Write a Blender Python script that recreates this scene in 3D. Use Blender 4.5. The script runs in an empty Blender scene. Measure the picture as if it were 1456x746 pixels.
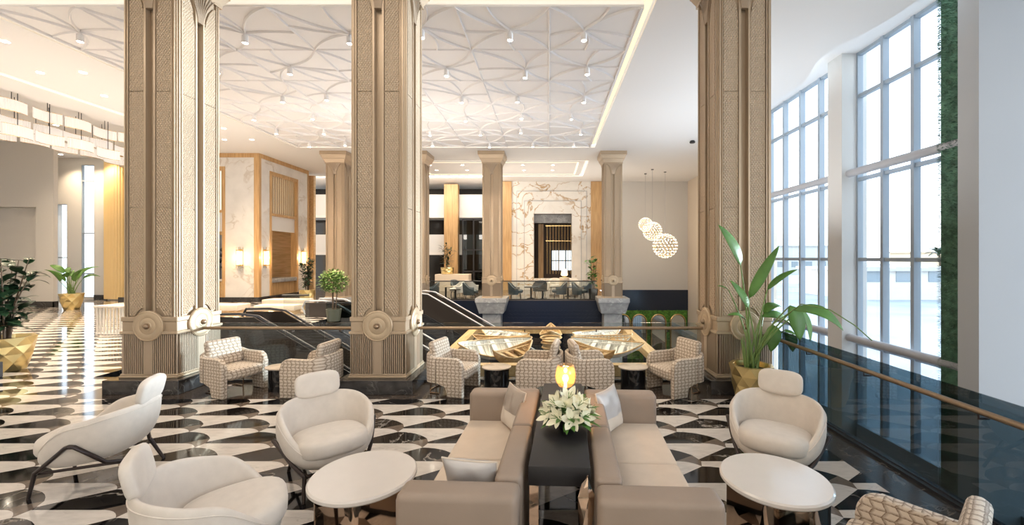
import bpy, bmesh, math, random
from mathutils import Vector, Matrix
S = bpy.context.scene
COL = S.collection
R = math.radians
PI = math.pi
sin, cos = math.sin, math.cos
random.seed(7)
EYE = 2.1            # camera height; camera stands at x=0, y=0 and looks along +Y
CEIL = 7.05          # main ceiling
LOW = -4.5           # floor of the storey below

# ------------------------------------------------------------------ mesh builder
class MB:
    def __init__(s):
        s.bm = bmesh.new(); s.mi = 0
    def face(s, vs):
        try:
            f = s.bm.faces.new(vs); f.material_index = s.mi; return f
        except ValueError:
            return None
    def poly(s, pts):
        return s.face([s.bm.verts.new(p) for p in pts])
    def box(s, x0, x1, y0, y1, z0, z1, bev=0.0, seg=2, M=None):
        if x0 > x1: x0, x1 = x1, x0
        if y0 > y1: y0, y1 = y1, y0
        if z0 > z1: z0, z1 = z1, z0
        P = [(x0,y0,z0),(x1,y0,z0),(x1,y1,z0),(x0,y1,z0),(x0,y0,z1),(x1,y0,z1),(x1,y1,z1),(x0,y1,z1)]
        v = [s.bm.verts.new(M @ Vector(p) if M else p) for p in P]
        fs = [s.face([v[i] for i in q]) for q in ((3,2,1,0),(4,5,6,7),(0,1,5,4),(1,2,6,5),(2,3,7,6),(3,0,4,7))]
        if bev > 0:
            es = set()
            for f in fs: es.update(f.edges)
            r = bmesh.ops.bevel(s.bm, geom=list(es), offset=bev, segments=seg, profile=0.5, affect='EDGES', clamp_overlap=True)
            for f in r['faces']: f.material_index = s.mi
        return s
    def loft(s, rings, closed=True, cap0=True, cap1=True):
        V = [[s.bm.verts.new(p) for p in r] for r in rings]
        n = len(rings[0])
        for a, b in zip(V[:-1], V[1:]):
            for i in range(n if closed else n-1):
                j = (i+1) % n
                s.face((a[i], a[j], b[j], b[i]))
        if cap0 and closed: s.face(V[0][::-1])
        if cap1 and closed: s.face(V[-1])
        return s
    def tube(s, pts, r, n=8, closed=False):
        P = [Vector(p) for p in pts]
        m = len(P)
        rad = r if isinstance(r, (list, tuple)) else [r]*m
        T = []
        for i in range(m):
            if closed: t = P[(i+1) % m]-P[i-1]
            else: t = P[min(i+1, m-1)]-P[max(i-1, 0)]
            T.append(t.normalized() if t.length > 1e-9 else Vector((0,0,1)))
        a = Vector((0,0,1)) if abs(T[0].z) < 0.9 else Vector((1,0,0))
        u = T[0].cross(a).normalized()
        rings = []
        for i in range(m):
            u = (u - T[i]*u.dot(T[i]))
            u = u.normalized() if u.length > 1e-6 else T[i].orthogonal().normalized()
            w = T[i].cross(u)
            rings.append([P[i]+(u*cos(2*PI*k/n)+w*sin(2*PI*k/n))*rad[i] for k in range(n)])
        if closed: rings.append(rings[0])
        return s.loft(rings, True, not closed, not closed)
    def lathe(s, prof, n=24, c=(0,0,0), sx=1, sy=1, mod=None, cap0=True, cap1=True):
        rings = []
        for r, z in prof:
            ring = []
            for k in range(n):
                t = 2*PI*k/n
                q = r*(mod(t, z) if mod else 1)
                ring.append((c[0]+q*cos(t)*sx, c[1]+q*sin(t)*sy, c[2]+z))
            rings.append(ring)
        return s.loft(rings, True, cap0, cap1)
    def prism(s, pts, axis, a, b):
        """polygon in the two other axes, extruded from a to b along axis"""
        def mk(p, q):
            if axis == 'z': return (p[0], p[1], q)
            if axis == 'y': return (p[0], q, p[1])
            return (q, p[0], p[1])
        return s.loft([[mk(p, a) for p in pts], [mk(p, b) for p in pts]], True, True, True)
    def super(s, c, a, e=(0.5, 0.5), n=(16, 24), M=None):
        """rounded pad: super-ellipsoid with half sizes a"""
        def pw(x, k): return math.copysign(abs(x)**k, x)
        rings = []
        for i in range(n[0]+1):
            ph = -PI/2 + PI*i/n[0]
            ring = []
            for j in range(n[1]):
                th = 2*PI*j/n[1]
                p = Vector((a[0]*pw(cos(ph), e[0])*pw(cos(th), e[1]), a[1]*pw(cos(ph), e[0])*pw(sin(th), e[1]), a[2]*pw(sin(ph), e[0])))
                if i in (0, n[0]): p.x *= 0.02; p.y *= 0.02
                p = (M @ p if M else p) + Vector(c)
                ring.append(p)
            rings.append(ring)
        return s.loft(rings)
    def sphere(s, c, r, n=10, sz=1.0):
        prof = [(r*max(0.02, sin(PI*i/n)), -r*sz*cos(PI*i/n)) for i in range(n+1)]
        return s.lathe(prof, 2*n, c)
    def leaf(s, b, t, w, arch=0.0, n=8, fold=0.2, up=(0,0,1), tipw=0.8):
        b, t = Vector(b), Vector(t)
        d = t-b; up = Vector(up)
        side = d.cross(up)
        side = side.normalized() if side.length > 1e-5 else Vector((1,0,0))
        nrm = side.cross(d).normalized()
        L, C, Rr = [], [], []
        for i in range(n+1):
            k = i/n
            p = b + d*k + nrm*(arch*4*k*(1-k))
            ww = w*0.5*(max(0.0, sin(PI*min(1, k**tipw)))**0.75 + 0.01)
            L.append(s.bm.verts.new(p+side*ww+nrm*fold*ww)); C.append(s.bm.verts.new(p)); Rr.append(s.bm.verts.new(p-side*ww+nrm*fold*ww))
        for i in range(n):
            s.face((L[i], C[i], C[i+1], L[i+1])); s.face((C[i], Rr[i], Rr[i+1], C[i+1]))
        return s
    def clip(s, co, no):
        g = s.bm.verts[:]+s.bm.edges[:]+s.bm.faces[:]
        bmesh.ops.bisect_plane(s.bm, geom=g, plane_co=co, plane_no=no, clear_outer=True, dist=1e-6)
        return s
    def xf(s, M):
        bmesh.ops.transform(s.bm, matrix=M, verts=s.bm.verts[:]); return s
    def build(s, name, mats, parent=None, smooth=35, weld=False, solid=0.0, subsurf=0, world=False, recalc=True):
        if weld: bmesh.ops.remove_doubles(s.bm, verts=s.bm.verts[:], dist=1e-5)
        if recalc: bmesh.ops.recalc_face_normals(s.bm, faces=s.bm.faces[:])
        me = bpy.data.meshes.new(name); s.bm.to_mesh(me); s.bm.free()
        for m in (mats if isinstance(mats, (list, tuple)) else [mats]): me.materials.append(m)
        if smooth:
            me.shade_smooth()
            me.set_sharp_from_angle(angle=R(smooth))
        o = bpy.data.objects.new(name, me); COL.objects.link(o)
        if parent:
            o.parent = parent
            if world: o.matrix_parent_inverse = Matrix.Translation(-Vector(parent.location))
        if solid:
            md = o.modifiers.new('s', 'SOLIDIFY'); md.thickness = solid; md.offset = 0
        if subsurf:
            md = o.modifiers.new('u', 'SUBSURF'); md.levels = subsurf; md.render_levels = subsurf
        return o

def thing(name, label, cat, loc=(0,0,0), rz=0.0, group=None, kind=None):
    o = bpy.data.objects.new(name, None); COL.objects.link(o)
    o.location = loc; o.rotation_euler = (0, 0, rz); o.empty_display_size = 0.1
    o['label'] = label; o['category'] = cat
    if group: o['group'] = group
    if kind: o['kind'] = kind
    return o
def tag(o, label, cat, group=None, kind=None):
    o['label'] = label; o['category'] = cat
    if group: o['group'] = group
    if kind: o['kind'] = kind
    return o
def struct(o):
    o['kind'] = 'structure'; return o
KIDS = {}
def kids(o):
    return [c for c in COL.objects if c.parent == o]
def dup(root, loc, rz, label=None, scale=None):
    r = root.copy(); COL.objects.link(r); r.location = loc; r.rotation_euler = (0, 0, rz)
    if scale: r.scale = scale
    if label: r['label'] = label
    for ch in kids(root):
        c = ch.copy(); COL.objects.link(c); c.parent = r
        for g in kids(ch):
            d = g.copy(); COL.objects.link(d); d.parent = c
    return r

# ------------------------------------------------------------------ materials
def newmat(name):
    m = bpy.data.materials.new(name); m.use_nodes = True
    nt = m.node_tree; b = nt.nodes['Principled BSDF']
    return m, nt, b
def node(nt, t, **kw):
    n = nt.nodes.new(t)
    for k, v in kw.items():
        if k.startswith('i_'):
            key = k[2:].replace('_', ' ')
            n.inputs[key].default_value = v
        else: setattr(n, k, v)
    return n
def col4(c): return (c[0], c[1], c[2], 1)
def srgb(r, g, b):
    f = lambda c: c/12.92 if c <= 0.04045 else ((c+0.055)/1.055)**2.4
    return (f(r/255), f(g/255), f(b/255))
def mat(name, c, rough=0.5, metal=0.0, emit=None, es=0.0, var=0.0, vscale=6.0, bump=0.0, bscale=120.0, coat=0.0, sheen=0.0, spec=None):
    m, nt, b = newmat(name)
    b.inputs['Base Color'].default_value = col4(c)
    b.inputs['Roughness'].default_value = rough; b.inputs['Metallic'].default_value = metal
    if coat: b.inputs['Coat Weight'].default_value = coat; b.inputs['Coat Roughness'].default_value = 0.05
    if sheen: b.inputs['Sheen Weight'].default_value = sheen; b.inputs['Sheen Roughness'].default_value = 0.4
    if spec is not None: b.inputs['Specular IOR Level'].default_value = spec
    if emit: b.inputs['Emission Color'].default_value = col4(emit); b.inputs['Emission Strength'].default_value = es
    tc = None
    if var or bump: tc = node(nt, 'ShaderNodeTexCoord')
    if var:
        n = node(nt, 'ShaderNodeTexNoise', i_Scale=vscale, i_Detail=4.0)
        nt.links.new(tc.outputs['Object'], n.inputs['Vector'])
        cr = node(nt, 'ShaderNodeValToRGB')
        cr.color_ramp.elements[0].position = 0.3; cr.color_ramp.elements[1].position = 0.7
        cr.color_ramp.elements[0].color = col4([x*(1-var) for x in c]); cr.color_ramp.elements[1].color = col4([min(1, x*(1+var*0.6)) for x in c])
        nt.links.new(n.outputs['Fac'], cr.inputs['Fac']); nt.links.new(cr.outputs['Color'], b.inputs['Base Color'])
    if bump:
        n = node(nt, 'ShaderNodeTexNoise', i_Scale=bscale, i_Detail=3.0)
        nt.links.new(tc.outputs['Object'], n.inputs['Vector'])
        bp = node(nt, 'ShaderNodeBump', i_Strength=bump, i_Distance=0.01)
        nt.links.new(n.outputs['Fac'], bp.inputs['Height']); nt.links.new(bp.outputs['Normal'], b.inputs['Normal'])
    return m
def marble(name, base, vein, scale=1.5, width=0.03, rough=0.08, amount=1.0, cloud=0.08, vein2=None, stretch=(1,1,1), spec=None, brk=(.45, .6)):
    m, nt, b = newmat(name); L = nt.links
    tc = node(nt, 'ShaderNodeTexCoord')
    mp = node(nt, 'ShaderNodeMapping'); mp.inputs['Scale'].default_value = stretch
    mp.inputs['Rotation'].default_value = (0.3, 0.4, 0.6)
    L.new(tc.outputs['Object'], mp.inputs['Vector'])
    wob = node(nt, 'ShaderNodeTexNoise', i_Scale=scale*1.3, i_Detail=5.0, i_Distortion=0.6)
    L.new(mp.outputs['Vector'], wob.inputs['Vector'])
    sub = node(nt, 'ShaderNodeMath', operation='SUBTRACT'); sub.inputs[1].default_value = 0.5
    ab = node(nt, 'ShaderNodeMath', operation='ABSOLUTE')
    L.new(wob.outputs['Fac'], sub.inputs[0]); L.new(sub.outputs[0], ab.inputs[0])
    r = node(nt, 'ShaderNodeMapRange'); r.inputs['From Min'].default_value = 0.0; r.inputs['From Max'].default_value = width
    r.inputs['To Min'].default_value = 1.0; r.inputs['To Max'].default_value = 0.0
    L.new(ab.outputs[0], r.inputs['Value'])
    b0, b1 = brk; brk = node(nt, 'ShaderNodeTexNoise', i_Scale=scale*0.9, i_Detail=2.0)
    mp2 = node(nt, 'ShaderNodeMapping'); mp2.inputs['Location'].default_value = (5.3, 2.1, 7.7)
    L.new(tc.outputs['Object'], mp2.inputs['Vector']); L.new(mp2.outputs['Vector'], brk.inputs['Vector'])
    br = node(nt, 'ShaderNodeMapRange'); br.inputs['From Min'].default_value = b0; br.inputs['From Max'].default_value = b1
    br.inputs['To Max'].default_value = amount
    L.new(brk.outputs['Fac'], br.inputs['Value'])
    mu = node(nt, 'ShaderNodeMath', operation='MULTIPLY'); L.new(r.outputs[0], mu.inputs[0]); L.new(br.outputs[0], mu.inputs[1])
    cl = node(nt, 'ShaderNodeTexNoise', i_Scale=scale*2.2, i_Detail=6.0)
    L.new(mp.outputs['Vector'], cl.inputs['Vector'])
    cr = node(nt, 'ShaderNodeValToRGB')
    cr.color_ramp.elements[0].position = 0.3; cr.color_ramp.elements[1].position = 0.65
    cr.color_ramp.elements[0].color = col4([x*(1-cloud) for x in base]); cr.color_ramp.elements[1].color = col4(base)
    L.new(cl.outputs['Fac'], cr.inputs['Fac'])
    mx = node(nt, 'ShaderNodeMix', data_type='RGBA')
    L.new(mu.outputs[0], mx.inputs['Factor']); L.new(cr.outputs['Color'], mx.inputs['A']); mx.inputs['B'].default_value = col4(vein)
    L.new(mx.outputs['Result'], b.inputs['Base Color'])
    b.inputs['Roughness'].default_value = rough
    if spec is not None: b.inputs['Specular IOR Level'].default_value = spec
    return m
def wood(name, c1, c2, scale=3.0, rough=0.45, axis='z'):
    m, nt, b = newmat(name); L = nt.links
    tc = node(nt, 'ShaderNodeTexCoord'); mp = node(nt, 'ShaderNodeMapping')
    mp.inputs['Scale'].default_value = {'z': (8, 8, 0.5), 'x': (0.5, 8, 8), 'y': (8, 0.5, 8)}[axis]
    L.new(tc.outputs['Object'], mp.inputs['Vector'])
    n = node(nt, 'ShaderNodeTexNoise', i_Scale=scale, i_Detail=5.0, i_Distortion=0.4)
    L.new(mp.outputs['Vector'], n.inputs['Vector'])
    cr = node(nt, 'ShaderNodeValToRGB'); cr.color_ramp.elements[0].position = 0.35; cr.color_ramp.elements[1].position = 0.65
    cr.color_ramp.elements[0].color = col4(c1); cr.color_ramp.elements[1].color = col4(c2)
    L.new(n.outputs['Fac'], cr.inputs['Fac']); L.new(cr.outputs['Color'], b.inputs['Base Color'])
    b.inputs['Roughness'].default_value = rough
    return m
def glass(name, tint=(1,1,1), f=0.12, rough=0.0, gc=(1,1,1)):
    m = bpy.data.materials.new(name); m.use_nodes = True; nt = m.node_tree; L = nt.links
    nt.nodes.clear()
    out = node(nt, 'ShaderNodeOutputMaterial'); mix = node(nt, 'ShaderNodeMixShader')
    tr = node(nt, 'ShaderNodeBsdfTransparent'); tr.inputs['Color'].default_value = col4(tint)
    gl = node(nt, 'ShaderNodeBsdfGlossy'); gl.inputs['Color'].default_value = col4(gc); gl.inputs['Roughness'].default_value = rough
    lw = node(nt, 'ShaderNodeLayerWeight', i_Blend=0.5); ge = node(nt, 'ShaderNodeNewGeometry')
    pw = node(nt, 'ShaderNodeMath', operation='POWER'); pw.inputs[1].default_value = 4.0
    ml = node(nt, 'ShaderNodeMath', operation='MULTIPLY_ADD'); ml.inputs[1].default_value = 0.8; ml.inputs[2].default_value = f
    iv = node(nt, 'ShaderNodeMath', operation='SUBTRACT'); iv.inputs[0].default_value = 1.0
    mu = node(nt, 'ShaderNodeMath', operation='MULTIPLY'); mu.use_clamp = True
    L.new(lw.outputs['Facing'], pw.inputs[0]); L.new(pw.outputs[0], ml.inputs[0]); L.new(ge.outputs['Backfacing'], iv.inputs[1])
    L.new(ml.outputs[0], mu.inputs[0]); L.new(iv.outputs[0], mu.inputs[1]); L.new(mu.outputs[0], mix.inputs[0])
    L.new(tr.outputs[0], mix.inputs[1]); L.new(gl.outputs[0], mix.inputs[2]); L.new(mix.outputs[0], out.inputs['Surface'])
    return m
def emitter(name, c, s):
    m = bpy.data.materials.new(name); m.use_nodes = True; nt = m.node_tree; nt.nodes.clear()
    out = node(nt, 'ShaderNodeOutputMaterial'); e = node(nt, 'ShaderNodeEmission'); e.inputs['Color'].default_value = col4(c); e.inputs['Strength'].default_value = s
    nt.links.new(e.outputs[0], out.inputs['Surface']); return m
def embossed(name, c, metal=0.55, rough=0.42, pitch=0.03, strength=0.9):
    """metal sheet pressed with a lattice of little raised diamonds"""
    m, nt, b = newmat(name); L = nt.links
    tc = node(nt, 'ShaderNodeTexCoord'); sp = node(nt, 'ShaderNodeSeparateXYZ'); L.new(tc.outputs['Object'], sp.inputs[0])
    def mth(op, a, bb=None):
        n = node(nt, 'ShaderNodeMath', operation=op)
        for i, v in enumerate((a, bb)):
            if v is None: continue
            if isinstance(v, (int, float)): n.inputs[i].default_value = v
            else: L.new(v, n.inputs[i])
        return n.outputs[0]
    h = mth('ADD', sp.outputs['X'], sp.outputs['Y'])
    k = 2*PI/pitch
    a = mth('SINE', mth('MULTIPLY', mth('ADD', h, mth('MULTIPLY', sp.outputs['Z'], 0.7)), k*0.5))
    d = mth('SINE', mth('MULTIPLY', mth('SUBTRACT', h, mth('MULTIPLY', sp.outputs['Z'], 0.7)), k*0.5))
    hh = mth('MULTIPLY', mth('ABSOLUTE', a), mth('ABSOLUTE', d))
    bp = node(nt, 'ShaderNodeBump', i_Strength=strength, i_Distance=0.014)
    L.new(hh, bp.inputs['Height']); L.new(bp.outputs['Normal'], b.inputs['Normal'])
    b.inputs['Base Color'].default_value = col4(c); b.inputs['Metallic'].default_value = metal; b.inputs['Roughness'].default_value = rough
    return m
def woven(name, cream, brown, cw=0.072, ch=0.05):
    """cream jacquard with a repeating brown leaf-shaped figure, offset row by row"""
    m, nt, b = newmat(name); L = nt.links
    def mth(op, *a):
        n = node(nt, 'ShaderNodeMath', operation=op)
        for i, v in enumerate(a):
            if isinstance(v, (int, float)): n.inputs[i].default_value = v
            else: L.new(v, n.inputs[i])
        return n.outputs[0]
    tc = node(nt, 'ShaderNodeTexCoord'); sp = node(nt, 'ShaderNodeSeparateXYZ'); L.new(tc.outputs['Object'], sp.inputs[0])
    ns = node(nt, 'ShaderNodeTexNoise', i_Scale=16.0, i_Detail=2.0); L.new(tc.outputs['Object'], ns.inputs['Vector'])
    wob = mth('MULTIPLY', mth('SUBTRACT', ns.outputs['Fac'], 0.5), 0.35)
    # height runs over z on upright cloth and over y on the flat seat
    ge = node(nt, 'ShaderNodeNewGeometry'); sn = node(nt, 'ShaderNodeSeparateXYZ'); L.new(ge.outputs['True Normal'], sn.inputs[0])
    flat = mth('GREATER_THAN', mth('ABSOLUTE', sn.outputs['Z']), 0.75)
    vv = mth('ADD', mth('MULTIPLY', sp.outputs['Z'], mth('SUBTRACT', 1.0, flat)), mth('MULTIPLY', sp.outputs['Y'], flat))
    hh = mth('ADD', sp.outputs['X'], mth('MULTIPLY', sp.outputs['Y'], mth('SUBTRACT', 1.0, flat)))
    v = mth('ADD', mth('DIVIDE', vv, ch), wob); fv = mth('FRACT', v); iv = mth('FLOOR', v)
    alt = mth('SUBTRACT', mth('MULTIPLY', mth('FRACT', mth('MULTIPLY', iv, 0.5)), 4.0), 1.0)      # -1 / +1 by row
    u = mth('ADD', mth('ADD', mth('DIVIDE', hh, cw), mth('MULTIPLY', iv, 0.5)), mth('MULTIPLY', mth('MULTIPLY', fv, alt), 0.42))
    fu = mth('FRACT', mth('ADD', u, wob))
    # dark seam on two sides of each figure, fading inward
    e1 = mth('SUBTRACT', 1.0, mth('DIVIDE', fu, 0.42)); e2 = mth('SUBTRACT', 1.0, mth('DIVIDE', fv, 0.42))
    d = mth('MAXIMUM', mth('MAXIMUM', e1, e2), 0.0)
    n2 = node(nt, 'ShaderNodeTexNoise', i_Scale=70.0, i_Detail=3.0); L.new(tc.outputs['Object'], n2.inputs['Vector'])
    d2 = mth('MULTIPLY', d, mth('MULTIPLY_ADD', n2.outputs['Fac'], 1.2, 0.25))
    cr = node(nt, 'ShaderNodeValToRGB'); e = cr.color_ramp.elements
    e[0].position = 0.08; e[0].color = col4(cream); e[1].position = 0.85; e[1].color = col4(brown)
    L.new(d2, cr.inputs['Fac']); L.new(cr.outputs['Color'], b.inputs['Base Color']); b.inputs['Roughness'].default_value = 0.8
    b.inputs['Sheen Weight'].default_value = 0.15
    return m

M = {}
M['ceil'] = mat('ceiling_plaster', (0.80, 0.78, 0.76), 0.9)
M['relief'] = mat('relief_plaster', (0.80, 0.78, 0.77), 0.8)
M['wall'] = mat('wall_paint', (0.62, 0.60, 0.57), 0.85)
M['pier'] = mat('cool_white_pier', (0.45, 0.46, 0.47), 0.8)
M['curtain'] = mat('gold_curtain', (0.82, 0.64, 0.34), 0.8)
M['wallw'] = mat('white_wall', (0.74, 0.73, 0.71), 0.8)
M['cream'] = mat('cream_wall', (0.72, 0.62, 0.50), 0.8)
M['tile_w'] = marble('white_floor_marble', (0.66, 0.615, 0.57), (0.36, 0.33, 0.31), 3.0, 0.02, 0.07, 0.6, 0.16, stretch=(1, 3, 1))
M['tile_k'] = marble('black_floor_marble', (0.008, 0.0075, 0.008), (0.42, 0.38, 0.34), 1.2, 0.010, 0.06, 0.9, 0.5, spec=0.35)
M['tile_b'] = marble('brown_floor_marble', (0.16, 0.125, 0.10), (0.26, 0.21, 0.17), 4.0, 0.03, 0.08, 0.6, 0.3)
M['border'] = marble('brown_border_stone', (0.075, 0.056, 0.045), (0.17, 0.13, 0.10), 3.0, 0.03, 0.08, 0.7, 0.4)
M['darkstone'] = marble('dark_grey_stone', (0.05, 0.046, 0.045), (0.14, 0.13, 0.12), 3.0, 0.025, 0.12, 0.7, 0.45)
M['greystone'] = marble('grey_pedestal_stone', (0.36, 0.36, 0.36), (0.55, 0.55, 0.54), 2.0, 0.04, 0.3, 0.7, 0.35)
M['goldmarble'] = marble('gold_veined_marble', (0.82, 0.79, 0.74), (0.45, 0.28, 0.12), 0.6, 0.022, 0.2, 1.0, 0.10, brk=(.36, .52))
M['greymarble'] = marble('grey_veined_marble', (0.74, 0.71, 0.67), (0.50, 0.42, 0.34), 0.9, 0.03, 0.2, 0.7, 0.10)
M['lowfloor'] = marble('lower_floor_stone', (0.06, 0.05, 0.045), (0.2, 0.17, 0.15), 1.0, 0.02, 0.1, 0.6, 0.4)
GOLDC = (0.44, 0.335, 0.23)
M['gold'] = mat('champagne_metal', GOLDC, 0.36, 0.35)
M['emboss'] = embossed('embossed_champagne_metal', (0.50, 0.38, 0.26), 0.3, 0.34, 0.042, 1.0)
M['bronzeflute'] = mat('bronze_flutes', (0.42, 0.325, 0.235), 0.34, 0.45)
M['bronze'] = mat('handrail_bronze', (0.28, 0.20, 0.13), 0.32, 0.7)
M['rosette'] = mat('rosette_metal', (0.48, 0.37, 0.25), 0.38, 0.4, bump=0.4, bscale=18)
M['brass'] = mat('polished_brass', (0.83, 0.60, 0.27), 0.25, 1.0)
M['goldpot'] = mat('gold_planter', (0.78, 0.60, 0.27), 0.28, 0.9)
M['mirrorbronze'] = mat('mirror_bronze', (0.55, 0.40, 0.29), 0.05, 1.0)
M['oak'] = wood('honey_oak', (0.46, 0.27, 0.11), (0.60, 0.38, 0.18), 2.0)
M['oaklight'] = wood('pale_gold_wood', (0.52, 0.33, 0.15), (0.68, 0.46, 0.24), 2.0, axis='y')
M['boucle'] = mat('ivory_velvet', (0.635, 0.575, 0.51), 0.9, 0, var=0.05, vscale=14, bump=0.12, bscale=240, sheen=0.3)
M['leather'] = mat('taupe_leather', (0.30, 0.232, 0.182), 0.42, 0, var=0.05, vscale=5, bump=0.05, bscale=60, spec=0.4)
M['suede'] = mat('beige_suede_seat', (0.62, 0.52, 0.42), 0.85, 0, var=0.05, vscale=7, bump=0.1, bscale=200)
M['satin'] = mat('taupe_satin', (0.36, 0.30, 0.25), 0.32, 0.05, bump=0.25, bscale=9)
M['silver'] = mat('silver_satin', (0.50, 0.48, 0.47), 0.3, 0.1, bump=0.3, bscale=9)
M['linen'] = mat('pale_linen', (0.66, 0.58, 0.49), 0.9, bump=0.2, bscale=150)
M['pattern'] = woven('patterned_jacquard', (0.60, 0.51, 0.41), (0.17, 0.11, 0.07))
M['black'] = mat('black_lacquer', (0.014, 0.013, 0.014), 0.42)
M['blackgloss'] = mat('black_gloss', (0.008, 0.008, 0.009), 0.06)
M['darkmetal'] = mat('dark_bronze_tube', (0.045, 0.033, 0.03), 0.3, 0.6)
M['tabletop'] = mat('white_stone_top', (0.70, 0.66, 0.62), 0.16, var=0.02, vscale=8)
M['beigetop'] = mat('beige_stone_top', (0.58, 0.49, 0.40), 0.25, var=0.08, vscale=10)
M['leaf'] = mat('bird_leaf', (0.085, 0.21, 0.035), 0.5, var=0.25, vscale=5)
M['leafdark'] = mat('dark_leaf', (0.02, 0.05, 0.022), 0.3, var=0.3, vscale=9)
M['leaflight'] = mat('fresh_leaf', (0.16, 0.27, 0.06), 0.5, var=0.35, vscale=8)
M['hedge'] = mat('green_wall_leaf', (0.085, 0.19, 0.12), 0.7, var=0.5, vscale=7)
M['moss'] = mat('bright_moss', (0.13, 0.33, 0.05), 0.8, var=0.6, vscale=6)
M['stem'] = mat('green_stem', (0.16, 0.25, 0.07), 0.5)
M['bark'] = mat('bark', (0.12, 0.08, 0.05), 0.8)
M['soil'] = mat('soil', (0.03, 0.022, 0.016), 0.95, bump=0.6, bscale=60)
M['petal'] = mat('lily_petal', (0.86, 0.82, 0.62), 0.55, var=0.08, vscale=20)
M['railglass'] = glass('railing_glass', (0.86, 0.90, 0.90), 0.06)
M['tintglass'] = glass('tinted_railing_glass', (0.30, 0.37, 0.40), 0.05)
M['winglass'] = glass('window_glass', (0.97, 0.99, 1.0), 0.03)
m = glass('amber_glass', (0.99, 0.90, 0.76), 0.06); nt = m.node_tree
_o = nt.nodes['Material Output']; _prev = _o.inputs['Surface'].links[0].from_socket
_t = node(nt, 'ShaderNodeBsdfTranslucent'); _t.inputs['Color'].default_value = (1.0, .62, .28, 1)
_m = node(nt, 'ShaderNodeMixShader'); _m.inputs[0].default_value = 0.07
nt.links.new(_prev, _m.inputs[1]); nt.links.new(_t.outputs[0], _m.inputs[2]); nt.links.new(_m.outputs[0], _o.inputs['Surface'])
M['amber'] = m
M['winframe'] = mat('window_frame', (0.33, 0.38, 0.43), 0.45, 0.0)  # window flare and haze are put into this paler frame colour
M['tubegrey'] = mat('grey_painted_steel', (0.42, 0.42, 0.44), 0.45)
M['navy'] = mat('navy_gloss', (0.012, 0.022, 0.045), 0.12)
M['navyleather'] = mat('navy_tufted', (0.010, 0.016, 0.035), 0.3)
M['charcoal'] = mat('charcoal_metal', (0.03, 0.03, 0.033), 0.35, 0.4)
M['darkglass'] = mat('dark_storey_glass', (0.03, 0.025, 0.022), 0.08)
M['greychair'] = mat('slate_upholstery', (0.10, 0.12, 0.135), 0.8, var=0.1)
M['whitechair'] = mat('white_upholstery', (0.72, 0.69, 0.65), 0.85)
M['mirror'] = mat('mirror', (0.72, 0.78, 0.82), 0.02, 1.0)
M['boatwhite'] = mat('boat_white', (0.80, 0.78, 0.74), 0.4)
M['cove'] = emitter('cove_strip', (1.0, 0.76, 0.42), 1.1)
M['covewhite'] = emitter('pale_cove_strip', (1.0, 0.82, 0.56), 1.1)
M['spotglow'] = emitter('spot_glow', (1.0, 0.87, 0.68), 30.0)
M['bulb'] = emitter('bulb_glow', (1.0, 0.62, 0.25), 9.0)
M['sconceglow'] = emitter('sconce_glow', (1.0, 0.68, 0.36), 4.0)
M['screenglow'] = emitter('backlit_screen', (1.0, 0.84, 0.62), 1.1)
M['slat'] = mat('pale_slat', (0.34, 0.235, 0.13), 0.5)
M['crystal'] = emitter('crystal_glow', (1.0, 0.84, 0.66), 1.6)
M['led'] = emitter('led_point', (1.0, 0.86, 0.62), 12.0)
M['shell'] = mat('frosted_shell_glass', (0.80, 0.78, 0.76), 0.35, emit=(1.0, 0.88, 0.78), es=0.12)
# ================================================================== FLOOR
PU, PV = 0.42, 0.413
def arc(a, b, bulge, n=6):
    a, b = Vector(a), Vector(b); d = b-a; nn = Vector((d.y, -d.x))
    return [tuple(a+d*(i/n)+nn*(bulge*4*(i/n)*(1-i/n))) for i in range(n+1)]
def shift(pts, du, dv): return [(p[0]+du, p[1]+dv) for p in pts]
A_top = arc((-2, 0.75), (-1.04, 0.31), -0.11)            # upper edge of the black lobe, left to right
A_tip = arc((-0.56, 1.0), (0, 0.75), -0.13)             # rounded end of the white tile
LINE = (-0.93, 0.0); MID = (-0.95, 0.10); KP = (-1.04, 0.31)
WHITE = [(-1.93, 1.0)] + A_tip + [MID, KP] + A_top[::-1][1:]
BLACK = shift(A_top, 2, 0) + [(0.44, 0.0), LINE, MID]
BROWN = [(-1.56, 0.0), KP, MID, LINE] + shift(A_tip, -1, -1)[::-1][:-1]
def scales(mb, x0, x1, y0, y1):
    X0, Y0 = -3.916, 3.454
    k0, k1 = int((y0-Y0)/PV)-2, int((y1-Y0)/PV)+2
    t = MB()
    for k in range(k0, k1):
        n0, n1 = int((x0-X0)/(2*PU))-3, int((x1-X0)/(2*PU))+4
        for n in range(n0, n1):
            du = 2*n-(k % 2) + 0.0
            for mi, P in enumerate((WHITE, BLACK, BROWN)):
                Q = [(X0+PU*(u+du), Y0+PV*(v+k)) for u, v in P]
                if max(q[0] for q in Q) < x0 or min(q[0] for q in Q) > x1 or max(q[1] for q in Q) < y0 or min(q[1] for q in Q) > y1: continue
                t.mi = mi; t.poly([(q[0], q[1], 0) for q in Q])
    t.clip((x0,0,0), (-1,0,0)).clip((x1,0,0), (1,0,0)).clip((0,y0,0), (0,-1,0)).clip((0,y1,0), (0,1,0))
    me = bpy.data.meshes.new('t'); t.bm.to_mesh(me); t.bm.free(); mb.bm.from_mesh(me); bpy.data.meshes.remove(me)
VX0, VX1 = -8.6, -7.6          # left edges of the stair void
mb = MB()
scales(mb, -8.0, 3.05, -2.0, 6.16)
scales(mb, -27.0, -8.0, -2.0, 20.6)
scales(mb, -8.0, -7.2, 6.16, 7.3)
scales(mb, -8.0, VX1, 13.2, 20.6)
for f in mb.bm.faces:
    f.normal_update()
    if f.normal.z < 0: f.normal_flip()
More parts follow.
